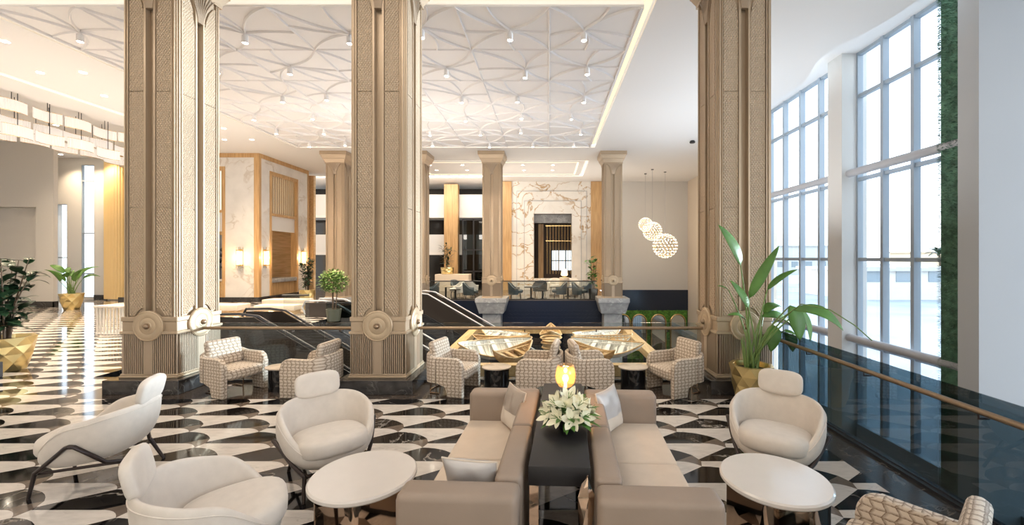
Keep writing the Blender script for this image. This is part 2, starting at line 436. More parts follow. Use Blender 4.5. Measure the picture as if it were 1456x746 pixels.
floor = struct(mb.build('floor', [M['tile_w'], M['tile_k'], M['tile_b']], smooth=0, recalc=False))
mb = MB()
mb.box(-7.2, 3.05, 6.16, 7.3, -0.35, 0.0)
struct(mb.build('floor_border', M['border'], smooth=0))
mb = MB()
mb.box(-27, 3.05, -9, -2.0, -0.35, 0); mb.box(3.05, 3.5, -9, -2, -0.35, 0)
mb.box(-27, 3.05, -2.0, 6.16, -0.35, -0.004); mb.box(-27, VX0, 6.16, 20.6, -0.35, -0.004); mb.box(VX0, -7.2, 6.16, 7.3, -0.35, -0.004)
mb.box(VX0, VX1, 13.2, 20.6, -0.35, -0.004)
struct(mb.build('floor_slab', M['darkstone'], smooth=0))
mb = MB()
mb.box(-20.4, 3.3, 20.6, 30.0, -0.35, 0.0)
struct(mb.build('floor_lounge', M['tile_b'], smooth=0))
mb = MB(); mb.box(-27, 12, 7.0, 31, LOW-0.3, LOW); mb.box(3.5, 12, -9, 7.0, LOW-0.3, LOW)
struct(mb.build('floor_lower', M['lowfloor'], smooth=0))
mb = MB(); mb.box(VX0, 3.5, 7.15, 7.3, LOW, -0.35); mb.box(3.35, 3.5, -9, 7.3, LOW, -0.35); mb.box(-27, VX0, 13.2, 13.4, LOW, -0.35)
struct(mb.build('wall_lower', M['charcoal'], smooth=0))
mb = MB(); mb.box(3.05, 3.5, -2, 7.3, -0.35, 0.0); struct(mb.build('floor_border', M['darkstone'], smooth=0))
# skirting edge below the side railing
mb = MB(); mb.box(3.42, 3.52, -2, 7.2, 0.0, 0.03)
struct(mb.build('trim_1', M['charcoal'], smooth=0))

# ================================================================== CEILING
RX0, RX1, RY0, RY1 = -11.35, 2.08, 7.95, 18.7
QX0, QX1, QY0, QY1 = -7.6, 2.1, 21.2, 25.4
def wave(y): return 9.3 if y > 17.1 else 7.05 + 0.22*sin(y*1.05+0.6) + 0.10*sin(y*2.3)
mb = MB(); T = 7.13
mb.box(-27, RX0, -9, 20.9, CEIL, T); mb.box(-20.4, RX0, 20.9, 31, CEIL, T)
mb.box(RX0, RX1, -9, RY0, CEIL, T); mb.box(RX0, RX1, RY1, QY0, CEIL, T)
mb.box(RX0, QX0, QY0, QY1, CEIL, T); mb.box(RX0, RX1, QY1, 31, CEIL, T)
ys = [-9+i*0.25 for i in range(161)]
mb.prism([(RX1, -9)]+[(wave(y), y) for y in ys]+[(RX1, 31)], 'z', CEIL, T)
mb.box(RX0-0.2, RX1+0.2, RY0-0.2, RY1+0.2, 7.24, 7.3)
mb.box(QX0-0.2, QX1+0.2, QY0-0.2, QY1+0.2, 7.24, 7.3)
mb.box(5.5, 8.5, 7.6, 17.3, 7.55, 7.65); mb.box(5.5, 12.1, -9, 7.6, 7.55, 7.65)
mb.prism([(wave(y), y) for y in ys]+[(wave(y)-0.05, y) for y in ys[::-1]], 'z', T-0.01, 7.56)
struct(mb.build('ceiling', M['ceil'], smooth=30))
# light slots round the relief panel and the coffers
mb = MB(); w = 0.15
def ring(mb, x0, x1, y0, y1, w, z0, z1):
    mb.box(x0, x1, y0, y0+w, z0, z1); mb.box(x0, x1, y1-w, y1, z0, z1)
    mb.box(x0, x0+w, y0+w, y1-w, z0, z1); mb.box(x1-w, x1, y0+w, y1-w, z0, z1)
ring(mb, RX0+0.02, RX1-0.02, RY0+0.02, RY1-0.02, 0.15, 7.19, 7.21)
lt = mb.build('cove_light', M['cove'], smooth=0)
tag(lt, 'warm glowing light slot framing the big relief ceiling panel', 'light')
mb = MB(); ring(mb, QX0+0.02, QX1-0.02, QY0+0.02, QY1-0.02, 0.12, 7.19, 7.21); ring(mb, QX0+0.5, QX1-0.5, QY0+0.5, QY1-0.5, 0.1, 7.08, 7.1)
tag(mb.build('cove_light', M['covewhite'], smooth=0), 'pale double light line round the far lounge ceiling', 'light')
mb = MB(); mb.box(QX0+0.6, QX1-0.6, QY0+0.6, QY1-0.6, 7.09, 7.24); ring(mb, QX0+0.22, QX1-0.22, QY0+0.22, QY1-0.22, 0.28, 7.08, 7.24)
struct(mb.build('ceiling_coffer', M['ceil'], smooth=0))
mb = MB(); mb.box(-14.85, -14.65, 1.0, 18.0, CEIL-0.006, CEIL+0.02)
tag(mb.build('cove_light', M['covewhite'], smooth=0), 'long straight light line in the ceiling beside the glass chandelier', 'light')

# relief panel: one sheet pressed with ridges that meet at the spotlights
PX0, PX1, PY0, PY1 = -11.15, 1.88, 8.16, 18.5
mb = MB(); mb.box(PX0, PX1, PY0, PY1, 7.055, 7.24)
def ridge(mb, pts, w=0.05, h=0.05):
    n = len(pts); rings = []
    for i, p in enumerate(pts):
        a, b = pts[max(0, i-1)], pts[min(n-1, i+1)]
        d = Vector((b[0]-a[0], b[1]-a[1])).normalized(); s = Vector((d.y, -d.x))*w/2
        rings.append([(p[0]+s.x, p[1]+s.y, 7.058), (p[0]+s.x*0.3, p[1]+s.y*0.3, 7.058-h), (p[0]-s.x*0.3, p[1]-s.y*0.3, 7.058-h), (p[0]-s.x, p[1]-s.y, 7.058)])
    mb.loft(rings)
def bow(a, b, k, n=8):
    a, b = Vector(a), Vector(b); d = b-a; s = Vector((d.y, -d.x))
    return [tuple(a+d*(i/n)+s*(k*4*(i/n)*(1-i/n))) for i in range(n+1)]
TX, TY = 13.03/7, 1.723
rnd = random.Random(11)
HUBS = []
mb.box(PX0, PX0+0.06, PY0, PY1, 7.0, 7.06); mb.box(PX1-0.06, PX1, PY0, PY1, 7.0, 7.06)
for i in range(1, 7):
    ridge(mb, [(PX0+TX*i, PY0), (PX0+TX*i, PY1)], 0.055, 0.045)
for j in range(0, 7):
    y = PY0+TY*j
    ridge(mb, [(PX0, y), (PX1, y)], 0.05, 0.03)
for i in range(7):
    for j in range(6):
        x0, y0 = PX0+TX*i, PY0+TY*j
        hx, hy = x0+TX*(0.5+rnd.uniform(-0.16, 0.16)), y0+TY*(0.52+rnd.uniform(-0.1, 0.1))
        HUBS.append((hx, hy))
        sg = 1 if (i+j) % 2 else -1
        for cx, cy, k in ((0,0,0.08), (1,0,-0.09), (1,1,0.08), (0,1,-0.09)):
            ridge(mb, bow((hx, hy), (x0+TX*cx, y0+TY*cy), k*sg), 0.05, 0.05)
        ridge(mb, bow((hx, hy), (x0, y0+TY*rnd.uniform(0.3, 0.7)), 0.05*sg), 0.04, 0.045)
        ridge(mb, bow((hx, hy), (x0+TX, y0+TY*rnd.uniform(0.3, 0.7)), -0.04*sg), 0.04, 0.045)
        ridge(mb, bow((hx, hy), (x0+TX*rnd.uniform(0.3, 0.7), y0), 0.07*sg), 0.04, 0.045)
        ridge(mb, bow((hx, hy), (x0+TX*rnd.uniform(0.3, 0.7), y0+TY), -0.12*sg), 0.04, 0.045)
struct(mb.build('ceiling_relief', M['relief'], smooth=20))

# spotlights
def make_spot():
    t = thing('ceiling_spotlight', 'small white cylinder spotlight hanging where ridges of the relief ceiling meet', 'spotlight', (0,0,0), 0, 'spotlights of the relief ceiling')
    b = MB(); b.lathe([(0.03, 0), (0.03, -0.06), (0.062, -0.062), (0.065, -0.2), (0.055, -0.215), (0.055, -0.2)], 16, cap1=False); b.build('housing', M['relief'], t)
    b = MB(); b.lathe([(0.054, -0.205), (0.03, -0.222), (0.002, -0.226)], 16); b.build('lens', M['spotglow'], t)
    return t
spot0 = make_spot()
SPOT_D = bpy.data.lights.new('spot', 'SPOT'); SPOT_D.energy = 190; SPOT_D.color = (1.0, 0.80, 0.58); SPOT_D.spot_size = R(95); SPOT_D.spot_blend = 0.6; SPOT_D.shadow_soft_size = 0.06
SP = [spot0]+[dup(spot0, (0,0,0), 0) for _ in HUBS[1:]]
for o, (x, y) in zip(SP, HUBS):
    o.location = (x, y, 7.03)
    l = bpy.data.objects.new('lamp', SPOT_D); COL.objects.link(l); l.parent = o; l.location = (0, 0, -0.26)
def make_down(label, group):
    t = thing('recessed_downlight', label, 'downlight', (0,0,0), 0, group)
    b = MB(); b.lathe([(0.085, 0.0), (0.10, -0.006), (0.085, -0.012), (0.075, -0.004)], 18, cap0=False, cap1=False); b.build('rim', M['relief'], t)
    b = MB(); b.lathe([(0.078, -0.004), (0.04, -0.008), (0.002, -0.009)], 16); b.build('lens', M['spotglow'], t)
    return t
DOWN_D = bpy.data.lights.new('down', 'SPOT'); DOWN_D.energy = 250; DOWN_D.color = (1.0, 0.78, 0.54); DOWN_D.spot_size = R(110); DOWN_D.spot_blend = 0.7; DOWN_D.shadow_soft_size = 0.08
def downs(spots, z, label, group, lamp=True):
    d0 = make_down(label, group)
    DD = [d0]+[dup(d0, (0,0,0), 0) for _ in spots[1:]]
    for o, (x, y) in zip(DD, spots):
        o.location = (x, y, z)
        if lamp:
            l = bpy.data.objects.new('lamp', DOWN_D); COL.objects.link(l); l.parent = o; l.location = (0, 0, -0.03)
downs([(x, y) for y in (7.9, 9.5, 11.1, 12.7, 14.3, 15.9, 17.4) for x in (-12.45, -13.6)], CEIL-0.002, 'round recessed downlight in the plain ceiling left of the relief panel', 'downlights left of the relief panel')
downs([(x, y) for x in (-6.4, -4.65, -3.1, -1.4, 0.23) for y in (22.4, 23.7)], 7.088, 'round recessed downlight in the coffer over the far lounge', 'downlights over the far lounge')

# ================================================================== WALLS
def W(name, mats, *boxes, bev=0):
    b = MB()
    for q in boxes: b.box(*q, bev=bev)
    return struct(b.build(name, mats, smooth=0))
W('wall_rear', M['cream'], (-27, 12, -9.2, -9, LOW, 7.6))
W('wall_left', M['wallw'], (-27.2, -27, -9, 20.9, LOW, 7.6))
# tall plain wall far left, with its blind recess
b = MB(); YL = 17.6
b.box(-27, -25.6, YL, YL+0.16, 0, CEIL); b.box(-25.6, -21.75, YL, YL+0.16, 4.25, CEIL); b.box(-21.75, -21.0, YL, YL+0.16, 0, CEIL); b.box(-25.6, -21.75, YL+0.3, YL+0.4, 0, 4.4); b.box(-25.7, -21.65, YL+0.16, YL+0.4, 4.25, 4.4)
struct(b.build('wall_front', M['wall'], smooth=0))
W('baseboard_left', M['darkstone'], (-27, -25.6, YL-0.03, YL, 0, 0.24), (-21.75, -20.97, YL-0.03, YL, 0, 0.24), (-25.6, -21.75, YL+0.27, YL+0.3, 0, 0.24), (-21.0, -20.97, YL-0.03, YL+0.16, 0, 0.24))
YB = 20.6
W('wall_back', M['wall'], (-27, -24.5, YB, YB+0.3, 0, CEIL), (-24.5, -23.9, YB, YB+0.3, 4.75, CEIL), (-24.5, -23.9, YB, YB+0.3, 0, 0.12), (-23.9, -23.2, YB, YB+0.15, 0, CEIL),
  (-23.2, -22.55, YB, YB+0.3, 0, 0.12), (-22.55, -21.9, YB, YB+0.08, 0, CEIL), (-23.2, -22.55, YB, YB+0.3, 6.7, CEIL), (-21.9, -20.3, YB, YB+0.3, 0, CEIL))
W('baseboard_back', M['darkstone'], (-23.9, -23.2, YB-0.03, YB, 0, 0.25), (-22.55, -21.9, YB-0.03, YB, 0, 0.25), (-20.5, -20.42, YB-0.03, YB, 0, 0.25))
downs([(x, y) for y in (7.5, 9.5, 11.5, 13.5, 15.5) for x in (-18.4, -20.2)]+[(-21.3, 19.9), (-22.3, 19.9), (-23.4, 19.9)], CEIL-0.002, 'round recessed downlight in the ceiling beyond the glass chandelier', 'downlights beyond the glass chandelier')
def slit_window(name, x0, x1, z0, z1, bars):
    f = MB(); y = YB+0.06; t = 0.03
    f.box(x0, x0+t, y-0.05, y+0.05, z0, z1); f.box(x1-t, x1, y-0.05, y+0.05, z0, z1); f.box(x0+t, x1-t, y-0.05, y+0.05, z1-t, z1); f.box(x0+t, x1-t, y-0.05, y+0.05, z0, z0+t)
    for q in bars: f.box(x0+t, x1-t, y-0.05, y+0.05, q-0.03, q+0.03)
    o = struct(f.build(name, M['winframe'], smooth=0))
    g = MB(); g.box(x0+t, x1-t, y-0.006, y+0.006, z0+t, z1-t); g.build('pane', M['winglass'], o)
slit_window('window_1', -24.5, -23.9, 0.12, 4.75, (2.1,))
slit_window('window_2', -23.2, -22.55, 0.12, 6.7, (1.3, 3.3, 5.9))
# gold curtain strip at the end of the left wall
b = MB(); pts = []
for i in range(41):
    x = -21.85+i*0.035; pts.append((x, YB-0.22+0.05*sin(i*1.6)))
b.prism(pts+[(p[0], p[1]+0.03) for p in pts[::-1]], 'z', 0.06, 6.9)
tag(b.build('curtain', M['curtain'], smooth=60), 'tall pale gold curtain at the end of the left wall', 'curtain')

# ---------------- reception block (front face at y=19.7, side face at x=-13.75)
XR, YR = -13.75, 19.7
gm, ok = M['greymarble'], M['oak']
b = MB()
b.box(-15.35, XR+0.0, YR, YR+0.25, 0.22, 6.85)          # marble pier beside the front opening
b.box(-20.4, -15.35, YR, YR+0.25, 6.42, 6.85)
struct(b.build('wall_reception', gm, smooth=0))
b = MB()
b.box(XR-0.25, XR, YR+0.25, 20.45, 0.22, 6.85); b.box(XR-0.25, XR, 22.75, 23.7, 0.22, 6.85); b.box(XR-0.25, XR, 20.45, 22.75, 6.35, 6.85)
struct(b.build('wall_reception', gm, smooth=0))
W('trim_2', ok, (-20.4, XR+0.03, YR-0.03, YR+0.25, 6.85, CEIL), (XR-0.25, XR+0.03, YR+0.25, 23.75, 6.85, CEIL), (XR-0.02, XR+0.03, YR-0.03, YR+0.12, 0.22, 6.85), (XR-0.22, XR-0.02, YR-0.03, YR, 0.22, 6.85), (XR-0.1, XR+0.03, 23.65, 23.75, 0.22, 6.85))
W('baseboard_reception', M['darkstone'], (-20.4, XR+0.04, YR-0.04, YR, 0, 0.22), (XR, XR+0.04, YR, 23.75, 0, 0.22))
W('wall_reception_back', M['oaklight'], (-20.4, -15.0, YR+2.6, YR+2.7, 0, 6.9))
W('wall_reception_side', M['oaklight'], (-15.0, -14.9, YR+1.3, 24.5, 0, 6.9))
W('wall_reception_end', M['oaklight'], (-14.9, XR, 24.3, 24.5, 0, 6.9))
# front opening: frame, backlit slats, plain fascia
def opening(name, label, axis, a0, a1, plane, inward, z_sl0, z_sl1, z_p0):
    """a0..a1 along the wall; plane: wall position; inward: sign into the block"""
    t = thing(name, label, 'screen', ((a0+a1)/2, plane, 0) if axis == 'x' else (plane, (a0+a1)/2, 0))
    def bx(mb, u0, u1, d0, d1, z0, z1):
        d0, d1 = sorted((plane+inward*d0, plane+inward*d1))
        if axis == 'x': mb.box(u0, u1, d0, d1, z0, z1)
        else: mb.box(d0, d1, u0, u1, z0, z1)
    f = MB(); zt = z_sl1+0.17
    bx(f, a0, a0+0.13, -0.03, 0.3, 0.22, zt); bx(f, a1-0.13, a1, -0.03, 0.3, 0.22, zt); bx(f, a0+0.13, a1-0.13, -0.03, 0.3, z_sl1, zt); bx(f, a0+0.13, a1-0.13, -0.01, 0.28, z_sl0-0.12, z_sl0)
    f.build('frame', M['oak'], t, smooth=0, world=True)
    g = MB(); bx(g, a0+0.13, a1-0.13, 0.2, 0.22, z_sl0, z_sl1); g.build('backlit_panel', M['screenglow'], t, smooth=0, world=True)
    n = max(6, int((a1-a0-0.26)/0.17)); s = MB()
    for i in range(n):
        u = a0+0.13+(i+0.5)*(a1-a0-0.26)/n
        bx(s, u-0.035, u+0.035, 0.08, 0.14, z_sl0, z_sl1)
    s.build('slats', M['slat'], t, smooth=0, world=True)
    p = MB(); bx(p, a0+0.13, a1-0.13, 0.1, 0.2, z_p0, z_sl0-0.12); p.build('fascia', M['wallw'], t, smooth=0, world=True)
    return t
o = opening('slat_screen', 'backlit slat screen over the front of the reception, beside the tall column', 'x', -20.0, -15.35, YR, 1, 4.36, 6.25, 3.35)
v = MB(); v.box(-17.2, -15.75, YR+0.06, YR+0.1, 3.65, 4.02); v.build('air_grille', M['ceil'], o, smooth=0, world=True)
opening('slat_screen', 'backlit slat screen in the grey marble side wall, above the counter niche', 'y', 20.45, 22.75, XR, -1, 4.3, 6.2, 3.45)
# counter in the side niche
t = thing('reception_counter', 'stone topped wooden reception counter in the marble side niche', 'counter', (XR-0.5, 21.6, 0))
b = MB(); b.box(XR-0.75, XR-0.1, 20.6, 22.6, 0.0, 0.85); b.build('cabinet', M['oak'], t, smooth=0, world=True)
b = MB(); b.box(XR-0.85, XR+0.05, 20.58, 22.62, 0.85, 1.05, bev=0.015); b.build('worktop', M['greystone'], t, world=True)
t = thing('reception_counter', 'pale front counter left of the marble pier, under the tree mural', 'counter', (-17.5, YR+0.6, 0))
b = MB(); b.box(-20.0, -15.6, YR+0.35, YR+0.9, 0, 0.95); b.build('cabinet', M['oaklight'], t, smooth=0, world=True)
b = MB(); b.box(-20.0, -15.55, YR+0.3, YR+0.95, 0.95, 1.05, bev=0.01); b.build('worktop', M['tabletop'], t, world=True)
# mural behind the front counter
t = thing('mural', 'grey painted mural of a dark tree behind the front counter', 'mural', (-17.6, YR+2.4, 0))
b = MB(); b.box(-19.6, -15.9, YR+2.36, YR+2.44, 0.0, 3.3); b.build('board', mat('mural_grey', (0.28, 0.30, 0.32), 0.7, var=0.25, vscale=1.2), t, smooth=0, world=True)
b = MB(); rr = random.Random(3)
b.tube([(-17.6, YR+2.35, 0.95), (-17.5, YR+2.35, 1.6), (-17.7, YR+2.35, 2.1)], 0.06)
for i in range(60):
    a = rr.uniform(0, 2*PI); q = rr.uniform(0, 0.75)
    b.lathe([(rr.uniform(0.06, 0.13), 0), (0.02, 0.015)], 7, (-17.1+q*cos(a)*1.5, YR+2.35, 2.1+q*sin(a)*0.75)) if False else b.sphere((-17.1+q*cos(a)*1.5, YR+2.36, 2.1+q*sin(a)*0.75), rr.uniform(0.05, 0.12), 4)
b.build('painted_tree', mat('mural_ink', (0.06, 0.075, 0.085), 0.8), t, world=True)
# wall sconces
def sconce(x, y, rz, label):
    t = thing('wall_sconce', label, 'wall lamp', (x, y, 2.1), rz, 'sconces on the marble reception piers')
    g = MB(); g.box(-0.085, 0.085, -0.16, -0.03, -0.33, 0.3, bev=0.01); g.build('lamp_shade', M['sconceglow'], t)
    f = MB()
    for sx in (-0.1, 0.1):
        for yy in (-0.17, -0.02): f.tube([(sx, yy, -0.5), (sx, yy, 0.5)], 0.008, 6)
    for z in (-0.38, 0.35): f.box(-0.115, 0.115, -0.185, 0.0, z-0.012, z+0.012)
    f.box(-0.06, 0.06, -0.03, 0.0, -0.4, 0.4)
    f.build('cage', M['brass'], t, smooth=0)
    d = bpy.data.lights.new('sconce', 'POINT'); d.energy = 25; d.color = (1, 0.62, 0.3); d.shadow_soft_size = 0.1
    l = bpy.data.objects.new('lamp', d); COL.objects.link(l); l.parent = t; l.location = (0, -0.3, 0)
sconce(-14.6, YR, 0, 'glowing caged sconce on the warm marble pier nearest the tall column')
sconce(XR, 20.08, R(90), 'glowing caged sconce left of the counter niche')
sconce(XR, 23.15, R(90), 'glowing caged sconce right of the counter niche')

# ---------------- far wall (y = 27)
YF = 27.0
gmb = M['goldmarble']
b = MB()
b.box(-2.4, -0.95, YF, YF+0.3, 0, CEIL); b.box(1.5, 2.75, YF, YF+0.3, 0, CEIL); b.box(-0.95, 1.5, YF, YF+0.3, 4.95, CEIL); b.box(-0.95, 1.5, YF, YF+0.3, 0, 0.75)
b.box(-1.55, -0.98, YF-0.10, YF, 0, 5.75); b.box(1.53, 2.1, YF-0.10, YF, 0, 5.75); b.box(-0.98, 1.53, YF-0.10, YF, 4.95, 5.75)
b.box(-2.05, -1.55, YF-0.05, YF, 0, 6.4); b.box(2.1, 2.45, YF-0.05, YF, 0, 6.4); b.box(-1.55, 2.1, YF-0.05, YF, 5.75, 6.4)
struct(b.build('wall_far', gmb, smooth=0))
W('trim_12', M['tubegrey'], (-1.58, -1.55, YF-0.105, YF-0.09, 0, 5.78), (2.1, 2.13, YF-0.105, YF-0.09, 0, 5.78), (-1.58, 2.13, YF-0.105, YF-0.09, 5.75, 5.78), (-2.08, -2.05, YF-0.055, YF-0.04, 0, 6.43), (2.45, 2.48, YF-0.055, YF-0.04, 0, 6.43), (-2.08, 2.48, YF-0.055, YF-0.04, 6.4, 6.43))
W('trim_3', M['oak'], (-3.15, -2.4, YF-0.12, YF+0.3, 0, CEIL-0.02), (2.75, 3.6, YF-0.12, YF+0.3, 0, CEIL-0.02))
W('wall_far_right', M['wall'], (3.6, 9.06, YF, YF+0.3, 0.0, CEIL)) 
W('wall_right', M['cream'], (9.06, 9.36, 17.0, YF+0.3, LOW, 7.56))
# navy band, moss wall and mirrors below
W('trim_4', M['navy'], (4.4, 9.06, YF-0.04, YF+0.3, -1.32, 0.0))
W('wall_far_lower', M['charcoal'], (-18.5, 9.06, YF+0.02, YF+0.3, LOW, -1.32))
b = MB(); rr = random.Random(5)
b.box(3.4, 9.0, YF-0.04, YF+0.0, LOW, -1.33)
for i in range(5200):
    x, z = rr.uniform(3.45, 9.0), rr.uniform(-3.0, -1.35); s = rr.uniform(0.04, 0.09); a = rr.uniform(0, 2*PI)
    b.leaf((x, YF-0.04, z), (x+s*cos(a), YF-0.045-rr.uniform(0.01, 0.05), z+s*sin(a)), s*0.6, n=2, up=(0.2, 1, 0.1))
o = b.build('moss_wall', M['moss'], smooth=0, recalc=False); tag(o, 'bright green planted wall around the arched mirrors on the storey below', 'green wall', kind='stuff')
def arch_mirror(x, label):
    t = thing('arched_mirror', label, 'mirror', (x, YF-0.18, -3.9), 0, 'arched mirrors on the lower green wall')
    w, h0, h1 = 0.465, 0.0, 1.86
    pts = [(-w, h0), (w, h0), (w, h1)]+[(w*cos(a), h1+w*sin(a)) for a in [PI*i/14 for i in range(1, 14)]]+[(-w, h1)]
    g = MB(); g.prism(pts, 'y', -0.02, 0.02); g.build('mirror_pane', M['mirror'], t, smooth=0)
    f = MB(); f.tube([(p[0], 0, p[1]) for p in pts], 0.06, 8, closed=True); f.build('frame', M['brass'], t)
for x, l in ((4.78, 'arched brass mirror half hidden behind the far column pedestal'), (5.85, 'arched brass mirror second from the far column'), (7.1, 'arched brass mirror third from the far column'), (8.35, 'arched brass mirror at the right end of the green wall')):
    arch_mirror(x, l)
# room seen through the marble portal: dark panelling, brass rods, bright window
W('wall_far_room', mat('far_room_panel', (0.10, 0.065, 0.045), 0.5), (-3.0, 4.0, 29.6, 29.75, 0, CEIL), (-3.0, -2.9, YF+0.3, 29.6, 0, CEIL), (3.9, 4.0, YF+0.3, 29.6, 0, CEIL))
b = MB(); b.box(-0.95, 1.5, YF+0.6, YF+0.7, 4.4, 4.95); struct(b.build('trim_5', M['greystone'], smooth=0))
t = thing('window_glow', 'bright small window at the back of the marble portal', 'window', (1.0, 29.5, 1.2))
b = MB(); b.box(0.25, 1.7, 29.54, 29.58, 1.2, 2.6); b.build('lit_pane', emitter('far_daylight', (0.8, 0.93, 1.0), 1.2), t, smooth=0, world=True)
b = MB()
for x in (0.2, 0.72, 1.23, 1.72): b.box(x-0.03, x+0.03, 29.5, 29.56, 1.15, 2.65)
b.box(0.2, 1.72, 29.5, 29.56, 1.85, 1.92); b.build('frame', M['charcoal'], t, smooth=0, world=True)
t = thing('rod_screen', 'hanging screen of thin brass rods inside the marble portal', 'screen', (0.3, 27.6, 1.3))
b = MB()
for i in range(9):
    x = -0.1+i*0.2; b.tube([(x, 27.9, 1.0), (x, 27.9, 4.3)], 0.02, 6)
b.build('rods', M['brass'], t, world=True)
b = MB(); b.box(-0.2, 1.6, 27.87, 27.93, 4.2, 4.26); b.box(-0.2, 1.6, 27.87, 27.93, 3.2, 3.24); b.build('rail', M['brass'], t, smooth=0, world=True)
W('trim_6', M['oak'], (-0.7, -0.35, 28.6, 28.8, 0, 4.4))

# ---------------- galleries of the far atrium, left of the marble
W('wall_gallery', M['darkglass'], (-18.5, -3.15, 30.0, 30.2, 0, CEIL))
b = MB()
for z0, z1 in ((4.8, 6.35), (2.3, 3.65)): b.box(-18.5, -3.15, 28.0, 28.15, z0, z1); b.box(-18.5, -3.15, 28.15, 30, z0, z0+0.25)
struct(b.build('trim_7', M['wallw'], smooth=0))
b = MB()
for z in (4.8, 2.3): b.box(-18.5, -3.15, 27.94, 28.0, z-0.02, z+0.16)
struct(b.build('trim_8', M['ceil'], smooth=0))
b = MB(); b.box(-6.9, -6.0, 27.4, 27.9, 0.5, 6.95); struct(b.build('trim_9', M['oak'], smooth=0))
# glass lift
t = thing('glass_lift', 'tall dark glass lift shaft with steel posts behind the gallery column', 'lift', (-4.7, 27.5, 0))
b = MB()
for x in (-5.6, -4.9, -4.0):
    for y in (27.1, 27.8): b.box(x-0.04, x+0.04, y-0.04, y+0.04, 0, 4.6)
for z in (1.2, 2.6, 4.6): b.box(-5.6, -4.0, 27.06, 27.12, z-0.04, z+0.04)
b.build('posts', M['charcoal'], t, smooth=0, world=True)
b = MB(); b.box(-5.56, -4.04, 27.1, 27.12, 0, 4.5); b.build('glass_wall', M['tintglass'], t, smooth=0, world=True)
b = MB(); b.box(-5.3, -4.3, 27.25, 27.9, 0.1, 2.3, bev=0.03); b.build('cabin', M['darkglass'], t, world=True)

# ---------------- far lounge edge
W('trim_10', M['navyleather'], (VX1, 2.7, 20.42, 20.6, -1.35, -0.02))
b = MB(); rr = 0
for i in range(24):
    for j in range(3):
        x = -2.0+i*0.19+(0.095 if j % 2 else 0); z = -0.55-j*0.17
        b.prism([(x-0.095, z), (x, z-0.085), (x+0.095, z), (x, z+0.085)], 'y', 20.405, 20.425)
struct(b.build('trim_11', M['navyleather'], smooth=0))
W('wall_far_under', M['navy'], (-9, 2.6, 24, 24.2, LOW, -0.35))
# ================================================================== WINDOW SIDE (x = 8.3)
XW = 8.3; ZB, ZT = LOW, 7.55
def window_bay(name, y0, y1, muls, right_frame=True):
    f = MB()
    for y in muls: f.box(XW-0.10, XW+0.06, y-0.045, y+0.045, ZB, ZT)
    f.box(XW-0.08, XW+0.06, y0, y0+0.07, ZB, ZT); f.box(XW-0.08, XW+0.06, y1-0.07, y1, ZB, ZT)
    for z in (6.39, 4.18, 2.05, -0.18): f.box(XW-0.07, XW+0.05, y0+0.07, y1-0.07, z-0.045, z+0.045)
    f.box(XW-0.12, XW+0.06, y0+0.07, y1-0.07, -2.75, -2.3); f.box(XW-0.07, XW+0.05, y0+0.07, y1-0.07, ZT-0.08, ZT)
    o = struct(f.build(name, M['winframe'], smooth=0))
    g = MB(); g.box(XW-0.008, XW+0.008, y0+0.07, y1-0.07, ZB, ZT-0.08); g.build('pane', M['winglass'], o, smooth=0)
window_bay('window_3', 8.05, 11.1, (8.5, 9.36, 10.22))
window_bay('window_4', 11.64, 17.0, (12.6, 13.55, 14.5, 15.45, 16.3))
W('wall_window_pier', M['wall'], (7.83, 8.5, 11.08, 11.64, LOW, 7.55), bev=0)
W('wall_window_right', M['pier'], (7.83, 12.0, 7.55, 7.94, LOW, 7.55))
b = MB()
for y in [-9+i*1.38 for i in range(13)]: b.box(11.9, 12.0, y-.05, y+.05, LOW, 7.55)
for z in (-2.5, 2.05, 4.18, 6.39): b.box(11.92, 12.0, -9, 7.55, z-.05, z+.05)
struct(b.build('window_5', M['winframe'], smooth=0))
W('wall_window_end', M['wall'], (8.2, 9.06, 17.0, 17.3, LOW, 7.56))
for z, y0, y1, l in ((4.34, 7.94, 11.08, 'upper grey tube beam across the near window bay'), (-0.03, 7.94, 11.08, 'lower grey tube beam across the near window bay'), (4.34, 11.64, 17.0, 'upper grey tube beam across the far window bay'), (-0.03, 11.64, 17.0, 'lower grey tube beam across the far window bay')):
    b = MB(); b.tube([(8.03, y0, z), (8.03, y1, z)], 0.10, 16); tag(b.build('tube_beam', M['tubegrey']), l, 'beam', 'grey tube beams of the window wall')
# hedge strip
b = MB(); rr = random.Random(9)
b.box(7.96, 8.2, 7.95, 8.42, LOW, 7.55)
for i in range(15000):
    z = rr.uniform(LOW, 7.55); k = rr.random()
    if k < 0.5: p = Vector((7.96, rr.uniform(7.95, 8.42), z)); d = Vector((-1, rr.uniform(-.6, .6), rr.uniform(-.6, .4)))
    elif k < 0.85: p = Vector((rr.uniform(7.96, 8.2), 8.42, z)); d = Vector((rr.uniform(-.8, .3), 1, rr.uniform(-.6, .4)))
    else: p = Vector((7.96, 8.42, z)); d = Vector((-1, 1, rr.uniform(-.6, .4)))
    d = d.normalized()*rr.uniform(0.03, 0.09)
    b.leaf(p, p+d, 0.014, n=2, up=(0, 0.3, 1))
tag(b.build('green_wall', M['hedge'], smooth=0, recalc=False), 'tall narrow strip of dense green planting beside the white pier', 'green wall', kind='stuff')

